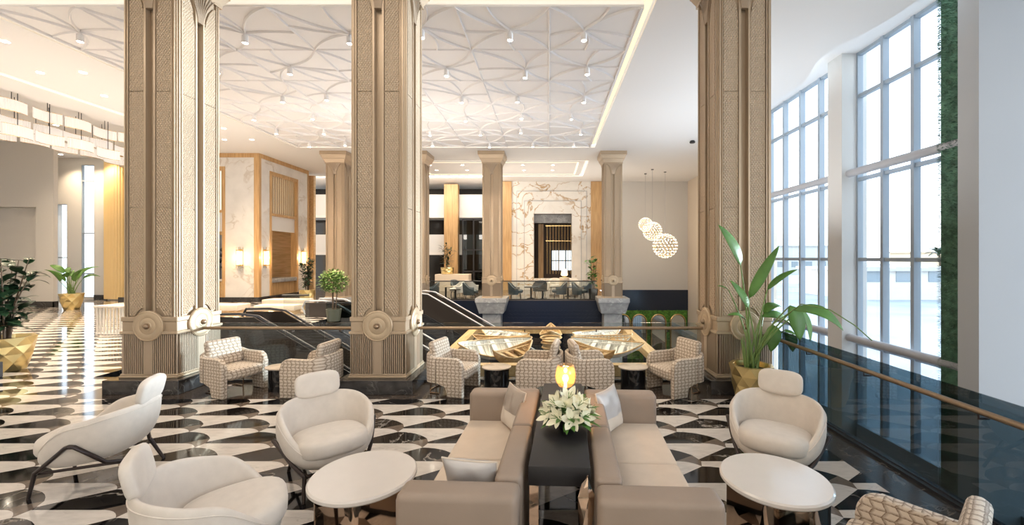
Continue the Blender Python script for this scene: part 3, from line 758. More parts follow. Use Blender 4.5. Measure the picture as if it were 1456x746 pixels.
# ---------------- outside
b = MB(); b.box(8.6, 320, -120, 320, -2.9, -2.6)
struct(b.build('ground_outside', mat('pale_ground', (0.36, 0.385, 0.41), 0.9, var=0.3, vscale=0.15), smooth=0))
b = MB(); b.box(-200, -27.3, -60, 320, -0.7, -0.5); b.box(-27.3, -20.5, 21, 320, -0.7, -0.5)
struct(b.build('ground_outside', mat('grey_ground', (0.5, 0.5, 0.48), 0.9), smooth=0))
def house(name, label, x0, x1, y0, y1, z1, c, nwin):
    t = thing(name, label, 'building', ((x0+x1)/2, (y0+y1)/2, -2.6))
    b = MB(); b.box(x0, x1, y0, y1, -2.6, z1); b.build('wall', mat('house_wall', c, 0.9), t, smooth=0, world=True)
    b = MB(); b.box(x0-0.4, x1+0.4, y0-0.4, y1+0.4, z1, z1+0.35); b.build('roof', mat('house_roof', [q*0.8 for q in c], 0.9), t, smooth=0, world=True)
    for i in range(nwin):
        x = x0+(x1-x0)*(i+0.5)/nwin
        b = MB(); b.box(x-0.9, x+0.9, y0-0.06, y0+0.02, -0.6, 1.0); b.build('window', mat('house_glass', (0.22, 0.27, 0.3), 0.2), t, smooth=0, world=True)
house('low_building', 'low sandy building far beyond the near window', 74, 96, 74, 90, 3.0, (0.62, 0.50, 0.36), 6)
house('low_building', 'low white building beyond the parking, seen low through the near window', 34, 52, 46, 56, 0.6, (0.62, 0.60, 0.56), 5)
house('low_building', 'pale building beyond the far window bay', 60, 80, 118, 130, 5.2, (0.52, 0.52, 0.5), 5)
def palm(x, y, h, label):
    t = thing('palm_tree', label, 'tree', (x, y, -2.6), 0, 'palms outside')
    b = MB(); b.tube([(0,0,0), (0.15,0,h*0.5), (0,0.1,h)], [0.22, 0.16, 0.14], 8); b.build('trunk', M['bark'], t)
    b = MB(); rr = random.Random(int(x*7+y))
    for i in range(22):
        a = 2*PI*i/22+rr.uniform(-.2, .2); e = rr.uniform(-0.4, 1.0); q = 2.4
        b.leaf((0, 0.1, h), (q*cos(a)*cos(e*0.7), q*sin(a)*cos(e*0.7), h+q*sin(e)*0.7), 0.5, arch=0.35, n=6)
    b.build('fronds', M['leafdark'], t, smooth=0, recalc=False)
palm(66, 70, 5.2, 'palm tree outside, beside the sandy building'); palm(70, 64, 4.6, 'shorter palm tree outside, right of the sandy building'); palm(50, 96, 5.4, 'palm tree outside, beyond the far window bay')
def car(x, y, rz, c, label):
    t = thing('parked_car', label, 'car', (x, y, -2.6), rz, 'cars parked outside')
    b = MB(); b.prism([(-2.1, 0.3), (2.1, 0.3), (2.15, 0.75), (1.2, 0.9), (0.6, 1.4), (-1.0, 1.42), (-1.7, 0.95), (-2.15, 0.85)], 'y', -0.85, 0.85); b.build('body', mat('car_paint', c, 0.3), t)
    b = MB(); b.prism([(1.0, 0.93), (0.55, 1.36), (-0.95, 1.37), (-1.5, 0.97)], 'y', -0.87, 0.87); b.build('side_window', M['darkglass'], t, smooth=0)
    for sx in (-1.3, 1.3):
        for sy in (-0.8, 0.8):
            b = MB(); b.lathe([(0.32, -0.1), (0.32, 0.1)], 14).xf(Matrix.Translation((sx, sy, 0.32)) @ Matrix.Rotation(PI/2, 4, 'X')); b.build('wheel', M['charcoal'], t)
for i, (x, y, c, l) in enumerate(((58, 66, (0.6, 0.6, 0.6), 'silver car parked outside, nearest the window'), (66, 60, (0.05, 0.05, 0.06), 'black car parked outside'), (56, 56, (0.7, 0.7, 0.68), 'white car parked outside in front of the others'), (74, 62, (0.25, 0.05, 0.04), 'dark red car parked outside'))):
    car(x, y, R(40), c, l)
# ================================================================== COLUMNS
Rz = lambda k: Matrix.Rotation(k*PI/2, 4, 'Z')
def column_mesh_set():
    """meshes (name, builder) of one column in its own frame; z=0 is the floor"""
    t = thing('ornate_column', 'x', 'column', (0,0,0))
    def faceprof():
        return [(-.395,.435),(-.375,.435),(-.375,.418),(-.350,.418),(-.350,.435),(-.337,.435),(-.337,.400),(-.09,.400),(-.09,.435),(-.058,.435),(-.058,.345),
                (.058,.345),(.058,.435),(.09,.435),(.09,.400),(.337,.400),(.337,.435),(.350,.435),(.350,.418),(.375,.418),(.375,.435),(.395,.435),(.395,.415),(.415,.415),(.415,.395)]
    pts = []
    for k in range(4):
        for a, d in faceprof():
            p = Rz(k) @ Vector((a, -d, 0)); pts.append((p.x, p.y))
    b = MB(); b.prism(pts, 'z', 1.14, CEIL); b.build('shaft', M['gold'], t, smooth=0)
    for k in (0, 1, 3):
        for sg in (-1, 1):
            b = MB()
            segs = ([(.098,1.32),(.15,1.30),(.20,1.255),(.235,1.19),(.326,1.19),(.326,2.88),(.098,2.88)], [(.098,2.89),(.326,2.89),(.326,4.70),(.098,4.70)],
                    [(.098,4.71),(.326,4.71),(.326,6.42),(.28,6.40),(.2,6.28),(.14,6.12),(.098,5.9)])
            for pg in segs:
                q = [(sg*x, z) for x, z in pg]
                b.prism(q if sg > 0 else q[::-1], 'y', -0.424, -0.398)
            b.xf(Rz(k)); b.build('textured_panel', M['emboss'], t, smooth=0)
    # moulding over the base, with the flutes under it
    b = MB()
    for h, z0, z1 in ((.443, 1.10, 1.17), (.43, 0.94, 1.10), (.455, .90, .945)): b.box(-h, h, -h, h, z0, z1, bev=0.008, seg=1)
    b.build('upper_moulding', M['gold'], t, smooth=0)
    b = MB()
    for h, z0, z1 in ((.46, .215, .255), (.45, .255, .28)): b.box(-h, h, -h, h, z0, z1, bev=0.008, seg=1)
    b.build('foot_moulding', M['gold'], t, smooth=0)
    prof = []
    n = 11; w = (.41-.07)/n
    half = []
    for i in range(n):
        x = .07+i*w; half += [(x, .40), (x, .445), (x+w*0.5, .445), (x+w*0.5, .40)]
    for k in range(4):
        f = [(-x, d) for x, d in half[::-1]]+[(-.065,.40),(-.065,.45),(.065,.45),(.065,.40)]+half+[(.425,.44),(.44,.425)]
        for a, d in [(-.425,.44)]+f[0:]:
            p = Rz(k) @ Vector((a, -d, 0)); prof.append((p.x, p.y))
    b = MB(); b.prism(prof, 'z', .27, .91); b.build('fluted_base', M['bronzeflute'], t, smooth=0)
    for k in (0, 1, 3):
        b = MB(); b.lathe([(.24,0),(.24,.03),(.225,.04),(.215,.036),(.205,.04),(.14,.042),(.13,.038),(.12,.043),(.07,.044),(.064,.05),(.002,.05)], 40)
        b.xf(Matrix.Translation((0, -.43, 1.03)) @ Matrix.Rotation(PI/2, 4, 'X')).xf(Rz(k))
        o = b.build('rosette', M['rosette'], t)
        b = MB(); b.sphere((0,0,0), .044, 8)
        b.xf(Matrix.Translation((0, -.487, 1.03))).xf(Rz(k)); b.build('boss', M['bronze'], o)
    # fan under the capital
    for k in (0, 1, 3):
        b = MB()
        fan = [(-.055,6.0),(.055,6.0),(.085,6.15),(.14,6.32),(.25,6.47),(.29,6.52),(-.29,6.52),(-.25,6.47),(-.14,6.32),(-.085,6.15)]
        b.prism(fan, 'y', -.436, -.40)
        for i in range(9):
            u = (i-4)/4
            P = []
            for s_ in range(9):
                s = s_/8; e = s**1.8
                P.append((u*(.045+.225*e), -.44-.012*s, 6.0+.52*s))
            b.tube(P, .009, 6)
        b.xf(Rz(k)); b.build('fan_ornament', M['bronzeflute'], t)
    b = MB()
    for h0, h1, z0, z1 in ((.45,.45,6.50,6.56),(.45,.52,6.56,6.70),(.53,.53,6.70,6.725),(.535,.60,6.725,6.88),(.615,.615,6.88,CEIL)):
        b.loft([[(-h0,-h0,z0),(h0,-h0,z0),(h0,h0,z0),(-h0,h0,z0)],[(-h1,-h1,z1),(h1,-h1,z1),(h1,h1,z1),(-h1,h1,z1)]])
    b.build('capital', M['gold'], t, smooth=0)
    return t
col0 = column_mesh_set()
YN, YFC = 6.93, 19.83
cols = [(-6.25, YN, 'tall champagne column left of the chairs, nearest the golden planters'), (-2.67, YN, 'tall champagne column in the middle, behind the ivory lounge chair'),
        (3.07, YN, 'tall champagne column on the window side, behind the big green plant'),
        (-10.0, YFC, 'far column beside the marble reception block'), (-6.25, YFC, 'far column half hidden behind the middle column'),
        (-2.67, YFC, 'far column beside the wood strip left of the gold veined marble'), (3.02, YFC, 'far column on a stone pedestal right of the gold veined marble')]
def plinth(root, kind):
    b = MB()
    if kind == 'near': b.box(-.585, .585, -.585, .585, 0.0, .215, bev=.006, seg=1); b.build('plinth', M['darkstone'], root, smooth=0)
    elif kind == 'floor': b.box(-.585, .585, -.585, .585, 0.0, .215); b.build('plinth', M['greystone'], root, smooth=0)
    else:
        b.box(-.72, .72, -.72, .72, 0.02, .215)
        b.loft([[(-h,-h,z),(h,-h,z),(h,h,z),(-h,h,z)] for h, z in ((.56,-.5),(.70,.0),(.70,.03))]); b.box(-.42, .42, -.42, .42, LOW, -.5)
        b.build('stone_pedestal', M['greystone'], root, smooth=0)
roots = []
for n, (x, y, l) in enumerate(cols):
    r = col0 if n == 0 else dup(col0, (x, y, 0), 0)
    roots.append(r)
for n, (x, y, l) in enumerate(cols):
    r = roots[n]; r.location = (x, y, 0); r['label'] = l; r['group'] = 'columns of the hall'; r['kind'] = 'thing'
    plinth(r, 'near' if n < 3 else ('floor' if n in (3, 4) else 'far'))

# ================================================================== RAILINGS
def railing(name, label, pts, seams, y_hand, glassm, axis, brk, z_h=0.92, ztop=1.0, zbot=0.0, hand=None, foot=True):
    """straight glass balustrade: from seams list along axis; y_hand the fixed coordinate of the rail"""
    fix = pts
    t = thing(name, label, 'railing', ((seams[0]+seams[-1])/2, fix, 0) if axis == 'x' else (fix, (seams[0]+seams[-1])/2, 0))
    for a, c in zip(seams[:-1], seams[1:]):
        b = MB()
        if axis == 'x': b.box(a+.006, c-.006, fix-.007, fix+.007, zbot, ztop)
        else: b.box(fix-.007, fix+.007, a+.006, c-.006, zbot, ztop)
        b.build('glass_panel', glassm, t, smooth=0, world=True)
    b = MB()
    P = [(seams[0], y_hand, z_h), (seams[-1], y_hand, z_h)] if axis == 'x' else [(y_hand, seams[0], z_h), (y_hand, seams[-1], z_h)]
    b.tube(P, .026, 12); b.build('handrail', hand or M['bronze'], t, world=True)
    for q in brk:
        b = MB()
        if axis == 'x': b.tube([(q, y_hand, z_h-.02), (q, y_hand, z_h-.06), (q, fix, z_h-.06)], .009, 6)
        else: b.tube([(y_hand, q, z_h-.02), (y_hand, q, z_h-.06), (fix, q, z_h-.06)], .009, 6)
        b.build('bracket', M['darkmetal'], t, world=True)
    if foot:
        b = MB()
        if axis == 'x': b.box(seams[0], seams[-1], fix-.03, fix+.03, zbot-.02, zbot+.04)
        else: b.box(fix-.03, fix+.03, seams[0], seams[-1], zbot-.02, zbot+.04)
        b.build('base_channel', M['charcoal'], t, smooth=0, world=True)
    return t
railing('glass_railing', 'clear glass balustrade with bronze handrail between the left and middle columns', 7.02, [-5.76, -5.12, -4.45, -3.78, -3.16], 6.95, M['railglass'], 'x', [-5.3, -4.3, -3.5])
railing('glass_railing', 'clear glass balustrade with bronze handrail between the middle column and the window side column', 7.02, [-2.18, -1.0, 0.2, 1.41, 2.58], 6.95, M['railglass'], 'x', [-1.7, -.4, .8, 2.0])
railing('glass_railing', 'long dark tinted glass balustrade with bronze handrail facing the tall windows', 3.5, [-1.5, -.54, .88, 2.3, 3.72, 5.14, 6.32], 3.42, M['tintglass'], 'y', [.2, 1.6, 2.9, 3.3, 4.5, 5.5], z_h=.88)
railing('glass_railing', 'distant glass balustrade with dark rail along the far lounge', 20.68, [-6.6, -4.6, -2.6, -.6, 1.4, 2.4], 20.64, M['railglass'], 'x', [], z_h=.93, ztop=.95, hand=M['charcoal'])
railing('glass_railing', 'glass balustrade along the pale floor of the reception', 13.3, [-8.5, -8.05, -7.66], 13.25, M['railglass'], 'x', [], z_h=.9, ztop=.95, hand=M['charcoal'])
railing('glass_railing', 'dark glass balustrade with rail beside the bushy potted tree', 14.2, [-7.6, -6.4, -5.2], 14.15, M['tintglass'], 'x', [], z_h=.55, ztop=.6, zbot=-.4, hand=M['charcoal'])

# ================================================================== ESCALATORS (they run down towards +x)
def escalator(label, x0, z0, y0, y1, run, railm=None):
    t = thing('escalator', label, 'escalator', (x0, (y0+y1)/2, z0))
    k = math.tan(R(30)); x1 = x0+run; z1 = z0-run*k
    for y in (y0, y1):
        b = MB()
        P = [(x0-.9, z0), (x0, z0), (x1, z1), (x1, z1+.86), (x0, z0+.86), (x0-.9, z0+.86)]
        b.prism(P, 'y', y-.02, y+.02); b.build('balustrade', M['darkglass'], t, smooth=0, world=True)
        b = MB(); b.tube([(x0-.9, y, z0+.45), (x0-1.02, y, z0+.7), (x0-.9, y, z0+.92), (x0-.3, y, z0+.93), (x0+.1, y, z0+.88), (x1, y, z1+.92)], .030, 8)
        b.build('handrail', railm or M['charcoal'], t, world=True)
        b = MB(); P = [(x0-.9, z0-.04), (x0, z0-.04), (x1, z1-.04), (x1, z1+.05), (x0, z0+.05), (x0-.9, z0+.05)]
        b.prism(P, 'y', y-.06, y+.06); b.build('skirt', M['charcoal'], t, smooth=0, world=True)
    b = MB(); n = int(run/.4)
    for i in range(n):
        x = x0+i*.4; z = z0-i*.4*k
        b.box(x, x+.4, y0+.05, y1-.05, z-.35, z-.02)
    b.build('steps', M['charcoal'], t, smooth=0, world=True)
    b = MB(); b.prism([(x0-.9, z0-.05), (x0, z0-.05), (x1, z1-.05), (x1, z1-.6), (x0+.2, z0-.75), (x0-.9, z0-.75)], 'y', y0-.04, y1+.04); b.build('truss', M['charcoal'], t, smooth=0, world=True)
    return t
escalator('dark escalator going down just behind the left railing', -6.75, -.12, 9.5, 10.5, 5.4)
escalator('dark escalator going down behind the bushy potted tree', -7.65, -.35, 14.6, 15.5, 5.6, M['tubegrey'])
escalator('dark escalator going down from the far lounge beside the stone pedestal', -5.1, -.30, 17.2, 18.3, 6.6, M['tubegrey'])
escalator('wide grey sided escalator behind the patterned chair next to the middle column', -4.6, -1.2, 13.0, 14.0, 4.4, M['tubegrey'])

# ================================================================== BOAT SCULPTURE over the void
t = thing('boat_rack', 'gilded timber rack holding the boats over the stair void', 'rack', (0.05, 10.45, 0))
b = MB(); fx0, fx1, fy0, fy1 = -2.25, 2.35, 8.35, 12.55
def beam(x0, y0, x1, y1, w=.24, h=.16):
    d = Vector((x1-x0, y1-y0)); L = d.length; a = math.atan2(d.y, d.x)
    q = MB(); q.box(0, L, -w/2, w/2, -h, 0); q.xf(Matrix.Translation((x0, y0, -.04)) @ Matrix.Rotation(a, 4, 'Z')); q.build('beam', M['oaklight2'], t, smooth=0, world=True)
M['oaklight2'] = wood('gilded_timber', (0.50, 0.31, 0.13), (0.66, 0.45, 0.23), 2.0, 0.35, axis='y')
beam(fx0, fy0, fx0, fy1); beam(fx1, fy0, fx1, fy1); beam(fx0, fy0, fx1, fy0, .2, .22); beam(fx0, fy1, fx1, fy1, .2, .14)
b.box(-2.15, 2.25, 8.28, 8.36, -.5, -.28); b.box(-2.15, 2.25, 8.40, 8.44, -1.0, -.26)
b.build('fascia_board', M['bronzeflute'], t, smooth=0, world=True)
b = MB()
for i in range(15):
    x = -2.1+i*.31
    P = [(x+dx, 8.26, z) for dx, z in ((-.12,-.62),(-.12,-.48),(-.07,-.40),(.07,-.40),(.12,-.48),(.12,-.62))]
    b.tube(P, .014, 5); b.tube([(x-.12,8.26,-.5),(x-.19,8.26,-.5)], .014, 5)
b.box(-2.2, 2.3, 8.25, 8.27, -.68, -.64); b.box(-2.2, 2.3, 8.25, 8.27, -.36, -.33)
b.build('lattice', M['charcoal'], t, smooth=0, world=True)
b = MB(); b.box(-2.2, 2.3, 8.29, 8.31, -.70, -.32); b.build('lattice_backing', mat('pale_blue_panel', (0.30, 0.36, 0.42), 0.4), t, smooth=0, world=True)
for x in (-2.2, 2.3):
    for y in (8.4, 12.5):
        q = MB(); q.box(x-.06, x+.06, y-.06, y+.06, LOW, -.05); q.build('post', M['charcoal'], t, smooth=0, world=True)
def boat(cx, cy, ang, L, Wd, hull, inner, label, tilt=0, ribs=True):
    o = thing('boat', label, 'boat', (cx, cy, -.02), ang, 'boats of the suspended sculpture')
    o.rotation_euler = (R(26)*cos(ang), 0, ang)
    n = 18
    def wd(k): return Wd/2*max(.02, sin(PI*k)**.8)
    def zk(k): return .10*(2*k-1)**2*2
    # hull skin
    rings = []
    for i in range(n+1):
        k = i/n; x = -L/2+L*k; w = wd(k); z = zk(k); d = .20*sin(PI*k)**.6+.02
        rings.append([(x, -w, z), (x, -w*.75, z-d*.65), (x, 0, z-d), (x, w*.75, z-d*.65), (x, w, z), (x, w-.02, z), (x, w*.7, z-d*.55), (x, 0, z-d+.025), (x, -w*.7, z-d*.55), (x, -w+.02, z)])
    b = MB(); b.loft(rings); b.build('hull', hull, o, smooth=40)
    b = MB()
    b.tube([(-L/2+L*i/n, -wd(i/n), zk(i/n)+.01) for i in range(n+1)], .018, 6); b.tube([(-L/2+L*i/n, wd(i/n), zk(i/n)+.01) for i in range(n+1)], .018, 6)
    b.build('gunwale', M['oaklight2'] if hull is M['boatwhite'] else hull, o)
    b = MB()
    for i in range(2, n-1):
        k = i/n; x = -L/2+L*k; w = wd(k); z = zk(k); d = .20*sin(PI*k)**.6
        b.tube([(x, -w*.95, z), (x, -w*.7, z-d*.5), (x, 0, z-d+.04), (x, w*.7, z-d*.5), (x, w*.95, z)], .016, 5)
    if ribs:
        b.tube([(-L/2+.1, 0, .12), (L/2-.1, 0, .12)], .014, 5)
    for k in (.3, .5, .7):
        x = -L/2+L*k; b.box(x-.05, x+.05, -wd(k)*.95, wd(k)*.95, zk(k)-.04, zk(k)-.015)
    b.build('ribs', inner, o)
    return o
bw, gd = M['boatwhite'], M['oaklight2']
C0 = (0.06, 10.35)
spec = [(176, 1.25, 1.45, .42, gd, gd, 'slim gilded boat pointing left from the hub of the sculpture'),
        (146, 1.45, 1.7, .58, bw, bw, 'white boat with gilded rim pointing to the far left of the sculpture'),
        (205, 1.45, 1.8, .72, bw, bw, 'large white boat at the near left of the sculpture, behind the small table'),
        (236, 1.55, 1.35, .44, gd, gd, 'short ribbed gilded boat at the near left corner of the sculpture'),
        (34, 1.45, 1.7, .58, bw, bw, 'white boat pointing to the far right of the sculpture'),
        (5, 1.3, 1.5, .48, bw, gd, 'pale boat with gilded ribs pointing right from the hub'),
        (-24, 1.45, 1.75, .6, bw, bw, 'white boat at the near right of the sculpture, beside the patterned chair'),
        (-53, 1.55, 1.4, .42, gd, gd, 'open ribbed gilded boat at the near right corner of the sculpture'),
        (90, 1.15, 1.3, .6, gd, gd, 'gilded boat pointing away from the hub at the far middle of the sculpture')]
for a, r, L, w, h, i_, l in spec:
    a = R(a); boat(C0[0]+r*cos(a)*1.0, C0[1]+r*sin(a)*.95, a, L, w, h, i_, l)
t = thing('sculpture_hub', 'ringed golden hub where the boats of the sculpture meet', 'hub', (C0[0], C0[1], -.05))
b = MB(); b.lathe([(.02,-.3),(.16,-.28),(.2,-.1),(.22,.1),(.16,.14),(.02,.15)], 20); b.build('core', gd, t)
b = MB()
for k in range(4): b.tube([( (.2+.02*k)*cos(2*PI*i/24), (.2+.02*k)*sin(2*PI*i/24), -.2+k*.12) for i in range(24)], .02, 6, closed=True)
b.build('rings', gd, t)

# ================================================================== PLANTS
def planter(t, r_top, r_bot, h, n=9, rows=4):
    b = MB(); rings = []
    for j in range(rows+1):
        k = j/rows; r = r_bot+(r_top-r_bot)*(k**.75); off = (PI/n) if j % 2 else 0
        rings.append([b.bm.verts.new((r*cos(2*PI*i/n+off), r*sin(2*PI*i/n+off), h*k)) for i in range(n)])
    for j in range(rows):
        a, c = rings[j], rings[j+1]
        for i in range(n):
            i2 = (i+1) % n
            if j % 2 == 0: b.face((a[i], a[i2], c[i])); b.face((a[i2], c[i2], c[i]))
            else: b.face((a[i], c[i2], c[i])); b.face((a[i], a[i2], c[i2]))
    b.face(rings[0][::-1])
    off = (PI/n) if rows % 2 else 0
    inner = [b.bm.verts.new((r_top*.82*cos(2*PI*i/n+off), r_top*.82*sin(2*PI*i/n+off), h)) for i in range(n)]
    inner2 = [b.bm.verts.new((r_top*.78*cos(2*PI*i/n+off), r_top*.78*sin(2*PI*i/n+off), h-.08)) for i in range(n)]
    for A, B_ in ((rings[-1], inner), (inner, inner2)):
        for i in range(n): b.face((A[i], A[(i+1) % n], B_[(i+1) % n], B_[i]))
    b.build('planter', M['goldpot'], t, smooth=0)
    b = MB(); b.lathe([(r_top*.79, h-.075), (r_top*.4, h-.06), (.005, h-.055)], 16); b.build('soil', M['soil'], t)
def bird_plant(label, loc, rt, rb, h, leaves, extra=()):
    """leaves: (stem top / leaf base, leaf tip, width, arch, up) in plant-local metres"""
    t = thing('bird_of_paradise_plant', label, 'plant', loc)
    planter(t, rt, rb, h)
    rr = random.Random(4); st = MB(); lf = MB()
    for base, tip, w, ar, up in leaves:
        a = rr.uniform(0, 2*PI); q = rr.uniform(.02, rt*.35)
        p0 = Vector((q*cos(a), q*sin(a), h-.06)); p1 = Vector(base)
        mid = p0*.45+p1*.55; mid.x += (p0.x-p1.x)*.28; mid.y += (p0.y-p1.y)*.28
        P = [p0*(1-s)**2+mid*(2*s*(1-s))+p1*s*s for s in [i/10 for i in range(11)]]
        st.tube(P, [.017-.009*i/10 for i in range(11)], 6)
        lf.leaf(base, tip, w, arch=ar, n=12, fold=.35, up=up, tipw=.75)
    for P in extra: st.tube(P, .007, 5)
    for i in range(7):
        a = rr.uniform(0, 2*PI); p0 = Vector((.08*cos(a), .08*sin(a), h-.06))
        st.tube([p0, p0+Vector((.03*cos(a), .03*sin(a), .25)), p0+Vector((.06*cos(a), .06*sin(a), rr.uniform(.4, .65)))], [.016, .013, .004], 6)
    st.build('stems', M['stem'], t); lf.build('leaves', M['leaf'], t, smooth=50, recalc=False, solid=.004)
    return t
U = (0, -1, .25)
PL = Vector((2.93, 6.0, 0))
def q(px_, py_, dy=0.0):
    D = 6.0+dy
    return tuple(Vector(((px_-780)/590*D, D, EYE-(py_-366)/590*D))-PL)
big = [(q(1053, 377), q(1021, 319), .20, .03, (.5, -1, .3)), (q(1065, 424), q(1108, 349), .15, .03, (-.7, -1, .2)),
       (q(1091, 412, -.1), q(1134, 383, -.15), .10, .05, (0, -.6, 1)), (q(1064, 437, -.1), q(1038, 398, -.1), .13, .02, (.4, -1, .3)),
       (q(1127, 441, -.5), q(1199, 470, -.8), .26, .10, (0, -.55, 1)), (q(1124, 434, -.2), q(1137, 484, -.3), .22, .03, U),
       (q(1140, 440, -.1), q(1152, 486, -.2), .14, .02, (.6, -1, .2)), (q(1082, 450, .2), q(1128, 470, .2), .24, .10, (0, -.4, 1)), (q(1086, 446, .3), q(1112, 436, .3), .2, .06, (0, -.3, 1)),
       (q(1100, 462, .1), q(1096, 500, .0), .20, .03, (-.3, -1, .1)), (q(1118, 468, .25), q(1127, 500, .2), .18, .03, U), (q(1060, 455, -.25), q(1034, 448, -.3), .10, .04, (0, -.4, 1)), (q(1036, 412, .25), q(1020, 406, .2), .06, .01, (0, -.4, 1))]
bird_plant('big bird of paradise plant in a golden planter by the window side column', tuple(PL), .30, .20, .56, big,
           extra=[[q(1075, 500, -.1), q(1100, 460, -.3), q(1140, 432, -.6), q(1180, 440, -.8), q(1215, 462, -.9), q(1240, 484, -1.0)]])
small = []
rr = random.Random(21)
for i in range(11):
    a = 2*PI*i/11+rr.uniform(-.2, .2); z = rr.uniform(1.05, 1.5); q0 = rr.uniform(.15, .4)
    tip = (q0*cos(a)+.5*cos(a), q0*sin(a)+.5*sin(a), z+rr.uniform(.05, .55))
    small.append(((q0*cos(a), q0*sin(a), z), tip, rr.uniform(.2, .3), .08, (0, -.5, 1)))
bird_plant('bird of paradise plant in a golden planter near the far narrow windows', (-19.25, 16.75, 0), .37, .22, .66, small)

def bushy(name, label, loc, stems, n_leaf, h, spread, lw, ll, pot, leafm, z0, seed=1, ball=False):
    t = thing(name, label, 'plant', loc)
    if pot == 'gold': planter(t, *stems['pot'])
    else:
        b = MB(); rt, rb, hp = stems['pot']; b.lathe([(rb, 0), (rt, hp), (rt*.85, hp), (rt*.82, hp-.05), (.01, hp-.05)], 18); b.build('planter', pot, t)
    rr = random.Random(seed); st = MB(); lf = MB(); hp = stems['pot'][2]
    tips = []
    for i in range(stems['n']):
        a = 2*PI*i/stems['n']+rr.uniform(-.4, .4); s = spread*rr.uniform(.25, .8)
        P = [Vector((.06*cos(a), .06*sin(a), hp-.06)), Vector((s*.4*cos(a), s*.4*sin(a), hp+(h-hp)*.4)), Vector((s*cos(a), s*sin(a), hp+(h-hp)*rr.uniform(.75, 1.0)))]
        st.tube(P, [.018, .014, .006], 6); tips.append(P)
    for i in range(n_leaf):
        if ball:
            a = rr.uniform(0, 2*PI); c = rr.uniform(-1, 1); q0 = spread*rr.uniform(.45, 1)
            p = Vector((q0*cos(a)*(1-c*c)**.5, q0*sin(a)*(1-c*c)**.5, z0+(h-z0)*.5+q0*c*.95)); a2 = a+rr.uniform(-.8, .8)
        else:
            P = rr.choice(tips); k = rr.uniform(.15, 1.0)
            p = (P[0]*(1-k)**2+P[1]*2*k*(1-k)+P[2]*k*k); a2 = rr.uniform(0, 2*PI)
            if p.z < z0: p.z = z0+rr.uniform(0, .3)
        d = Vector((cos(a2), sin(a2), rr.uniform(-.5, .7)))*ll*rr.uniform(.7, 1.2)
        lf.leaf(p+d*.15, p+d, lw*rr.uniform(.75, 1.15), arch=ll*.1, n=5, fold=.15)
    st.build('stems', M['bark'], t); lf.build('foliage', leafm, t, smooth=50, recalc=False)
    return t
bushy('rubber_plant', 'dark leaved rubber plant in a faceted golden planter at the left edge', (-10.15, 7.75, 0), {'pot': (.40, .26, .62), 'n': 9}, 190, 2.2, .46, .17, .30, 'gold', M['leafdark'], .65, 2)
b = MB(); b.box(-10.9, -9.62, 7.0, 7.32, 0, .27, bev=.01); tag(b.build('stone_bench', M['darkstone'], smooth=0), 'low dark stone block in front of the rubber plant planter', 'bench')
bushy('ficus_tree', 'slim ficus in a pale gold planter beside the far reception column', (-11.05, 19.0, 0), {'pot': (.34, .26, .62), 'n': 6}, 260, 2.1, .36, .10, .24, 'gold', M['leafdark'], .7, 5)
bushy('potted_tree', 'round bushy little tree in a dull green pot beside the escalator', (-7.12, 13.75, 0), {'pot': (.24, .19, .4), 'n': 3}, 800, 1.72, .42, .07, .15, mat('dull_green_pot', (0.075, 0.08, 0.055), 0.5), M['leaflight'], .85, 8, ball=True)
bushy('ficus_tree', 'upright ficus beside the right wood strip of the far marble wall', (2.3, 21.4, 0), {'pot': (.26, .2, .5), 'n': 5}, 70, 2.2, .35, .18, .34, mat('dark_pot', (0.05, 0.045, 0.04), 0.5), M['leaf'], .6, 12)
bushy('potted_palm', 'small palm in a lit gold pot beside the far gallery column', (-6.45, 26.4, 1.06), {'pot': (.42, .36, .42), 'n': 5}, 90, 1.9, .5, .1, .4, 'gold', M['leafdark'], .5, 14)
b = MB(); b.box(-7.1, -5.0, 25.9, 26.9, 0, 1.05, bev=.01); tag(b.build('low_wall_unit', M['cream'], smooth=0), 'cream low unit carrying the small palm in the far lounge', 'cabinet')

# ================================================================== PENDANTS
def sphere_pendant(x, y, z, r, label):
    t = thing('sphere_pendant', label, 'pendant lamp', (x, y, z), 0, 'glittering sphere pendants')
    b = MB(); b.lathe([(.07, CEIL-z-.03), (.08, CEIL-z-.002)], 14); b.build('canopy', M['charcoal'], t)
    b = MB(); b.tube([(0,0,r*.9), (0,0,CEIL-z-.02)], .008, 5); b.build('cable', M['tubegrey'], t)
    tb = bmesh.new(); bmesh.ops.create_icosphere(tb, subdivisions=3, radius=1)
    V = [v.co.copy() for v in tb.verts]; E = [(e.verts[0].index, e.verts[1].index) for e in tb.edges]; tb.free()
    V2 = V[:162]
    b = MB(); d = MB()
    for v in V:
        p = v*r; u = v.orthogonal().normalized(); w = v.cross(u)
        s = r*.062
        b.loft([[p+(u*cos(2*PI*k/6)+w*sin(2*PI*k/6))*s for k in range(6)], [p*1.03+(u*cos(2*PI*k/6)+w*sin(2*PI*k/6))*s*.7 for k in range(6)]])
    b.build('crystal_discs', M['crystal'], t, smooth=0)
    for v in V[::3]: d.sphere(v*r*.93, r*.022, 3)
    d.build('led_points', M['led'], t)
    b = MB()
    for i, j in E[::2]: b.tube([V[i]*r*.97, V[j]*r*.97], .006, 4)
    b.build('wire_ball', M['brass'], t)
    L = bpy.data.lights.new('ball', 'POINT'); L.energy = 60*r; L.color = (1, .82, .62); L.shadow_soft_size = r
    l = bpy.data.objects.new('lamp', L); COL.objects.link(l); l.parent = t
sphere_pendant(5.72, 24.5, 4.05, .40, 'smallest and highest glittering sphere pendant of the three')
sphere_pendant(5.83, 23.3, 3.58, .52, 'middle glittering sphere pendant of the three')
sphere_pendant(6.74, 24.0, 2.78, .69, 'largest and lowest glittering sphere pendant of the three')

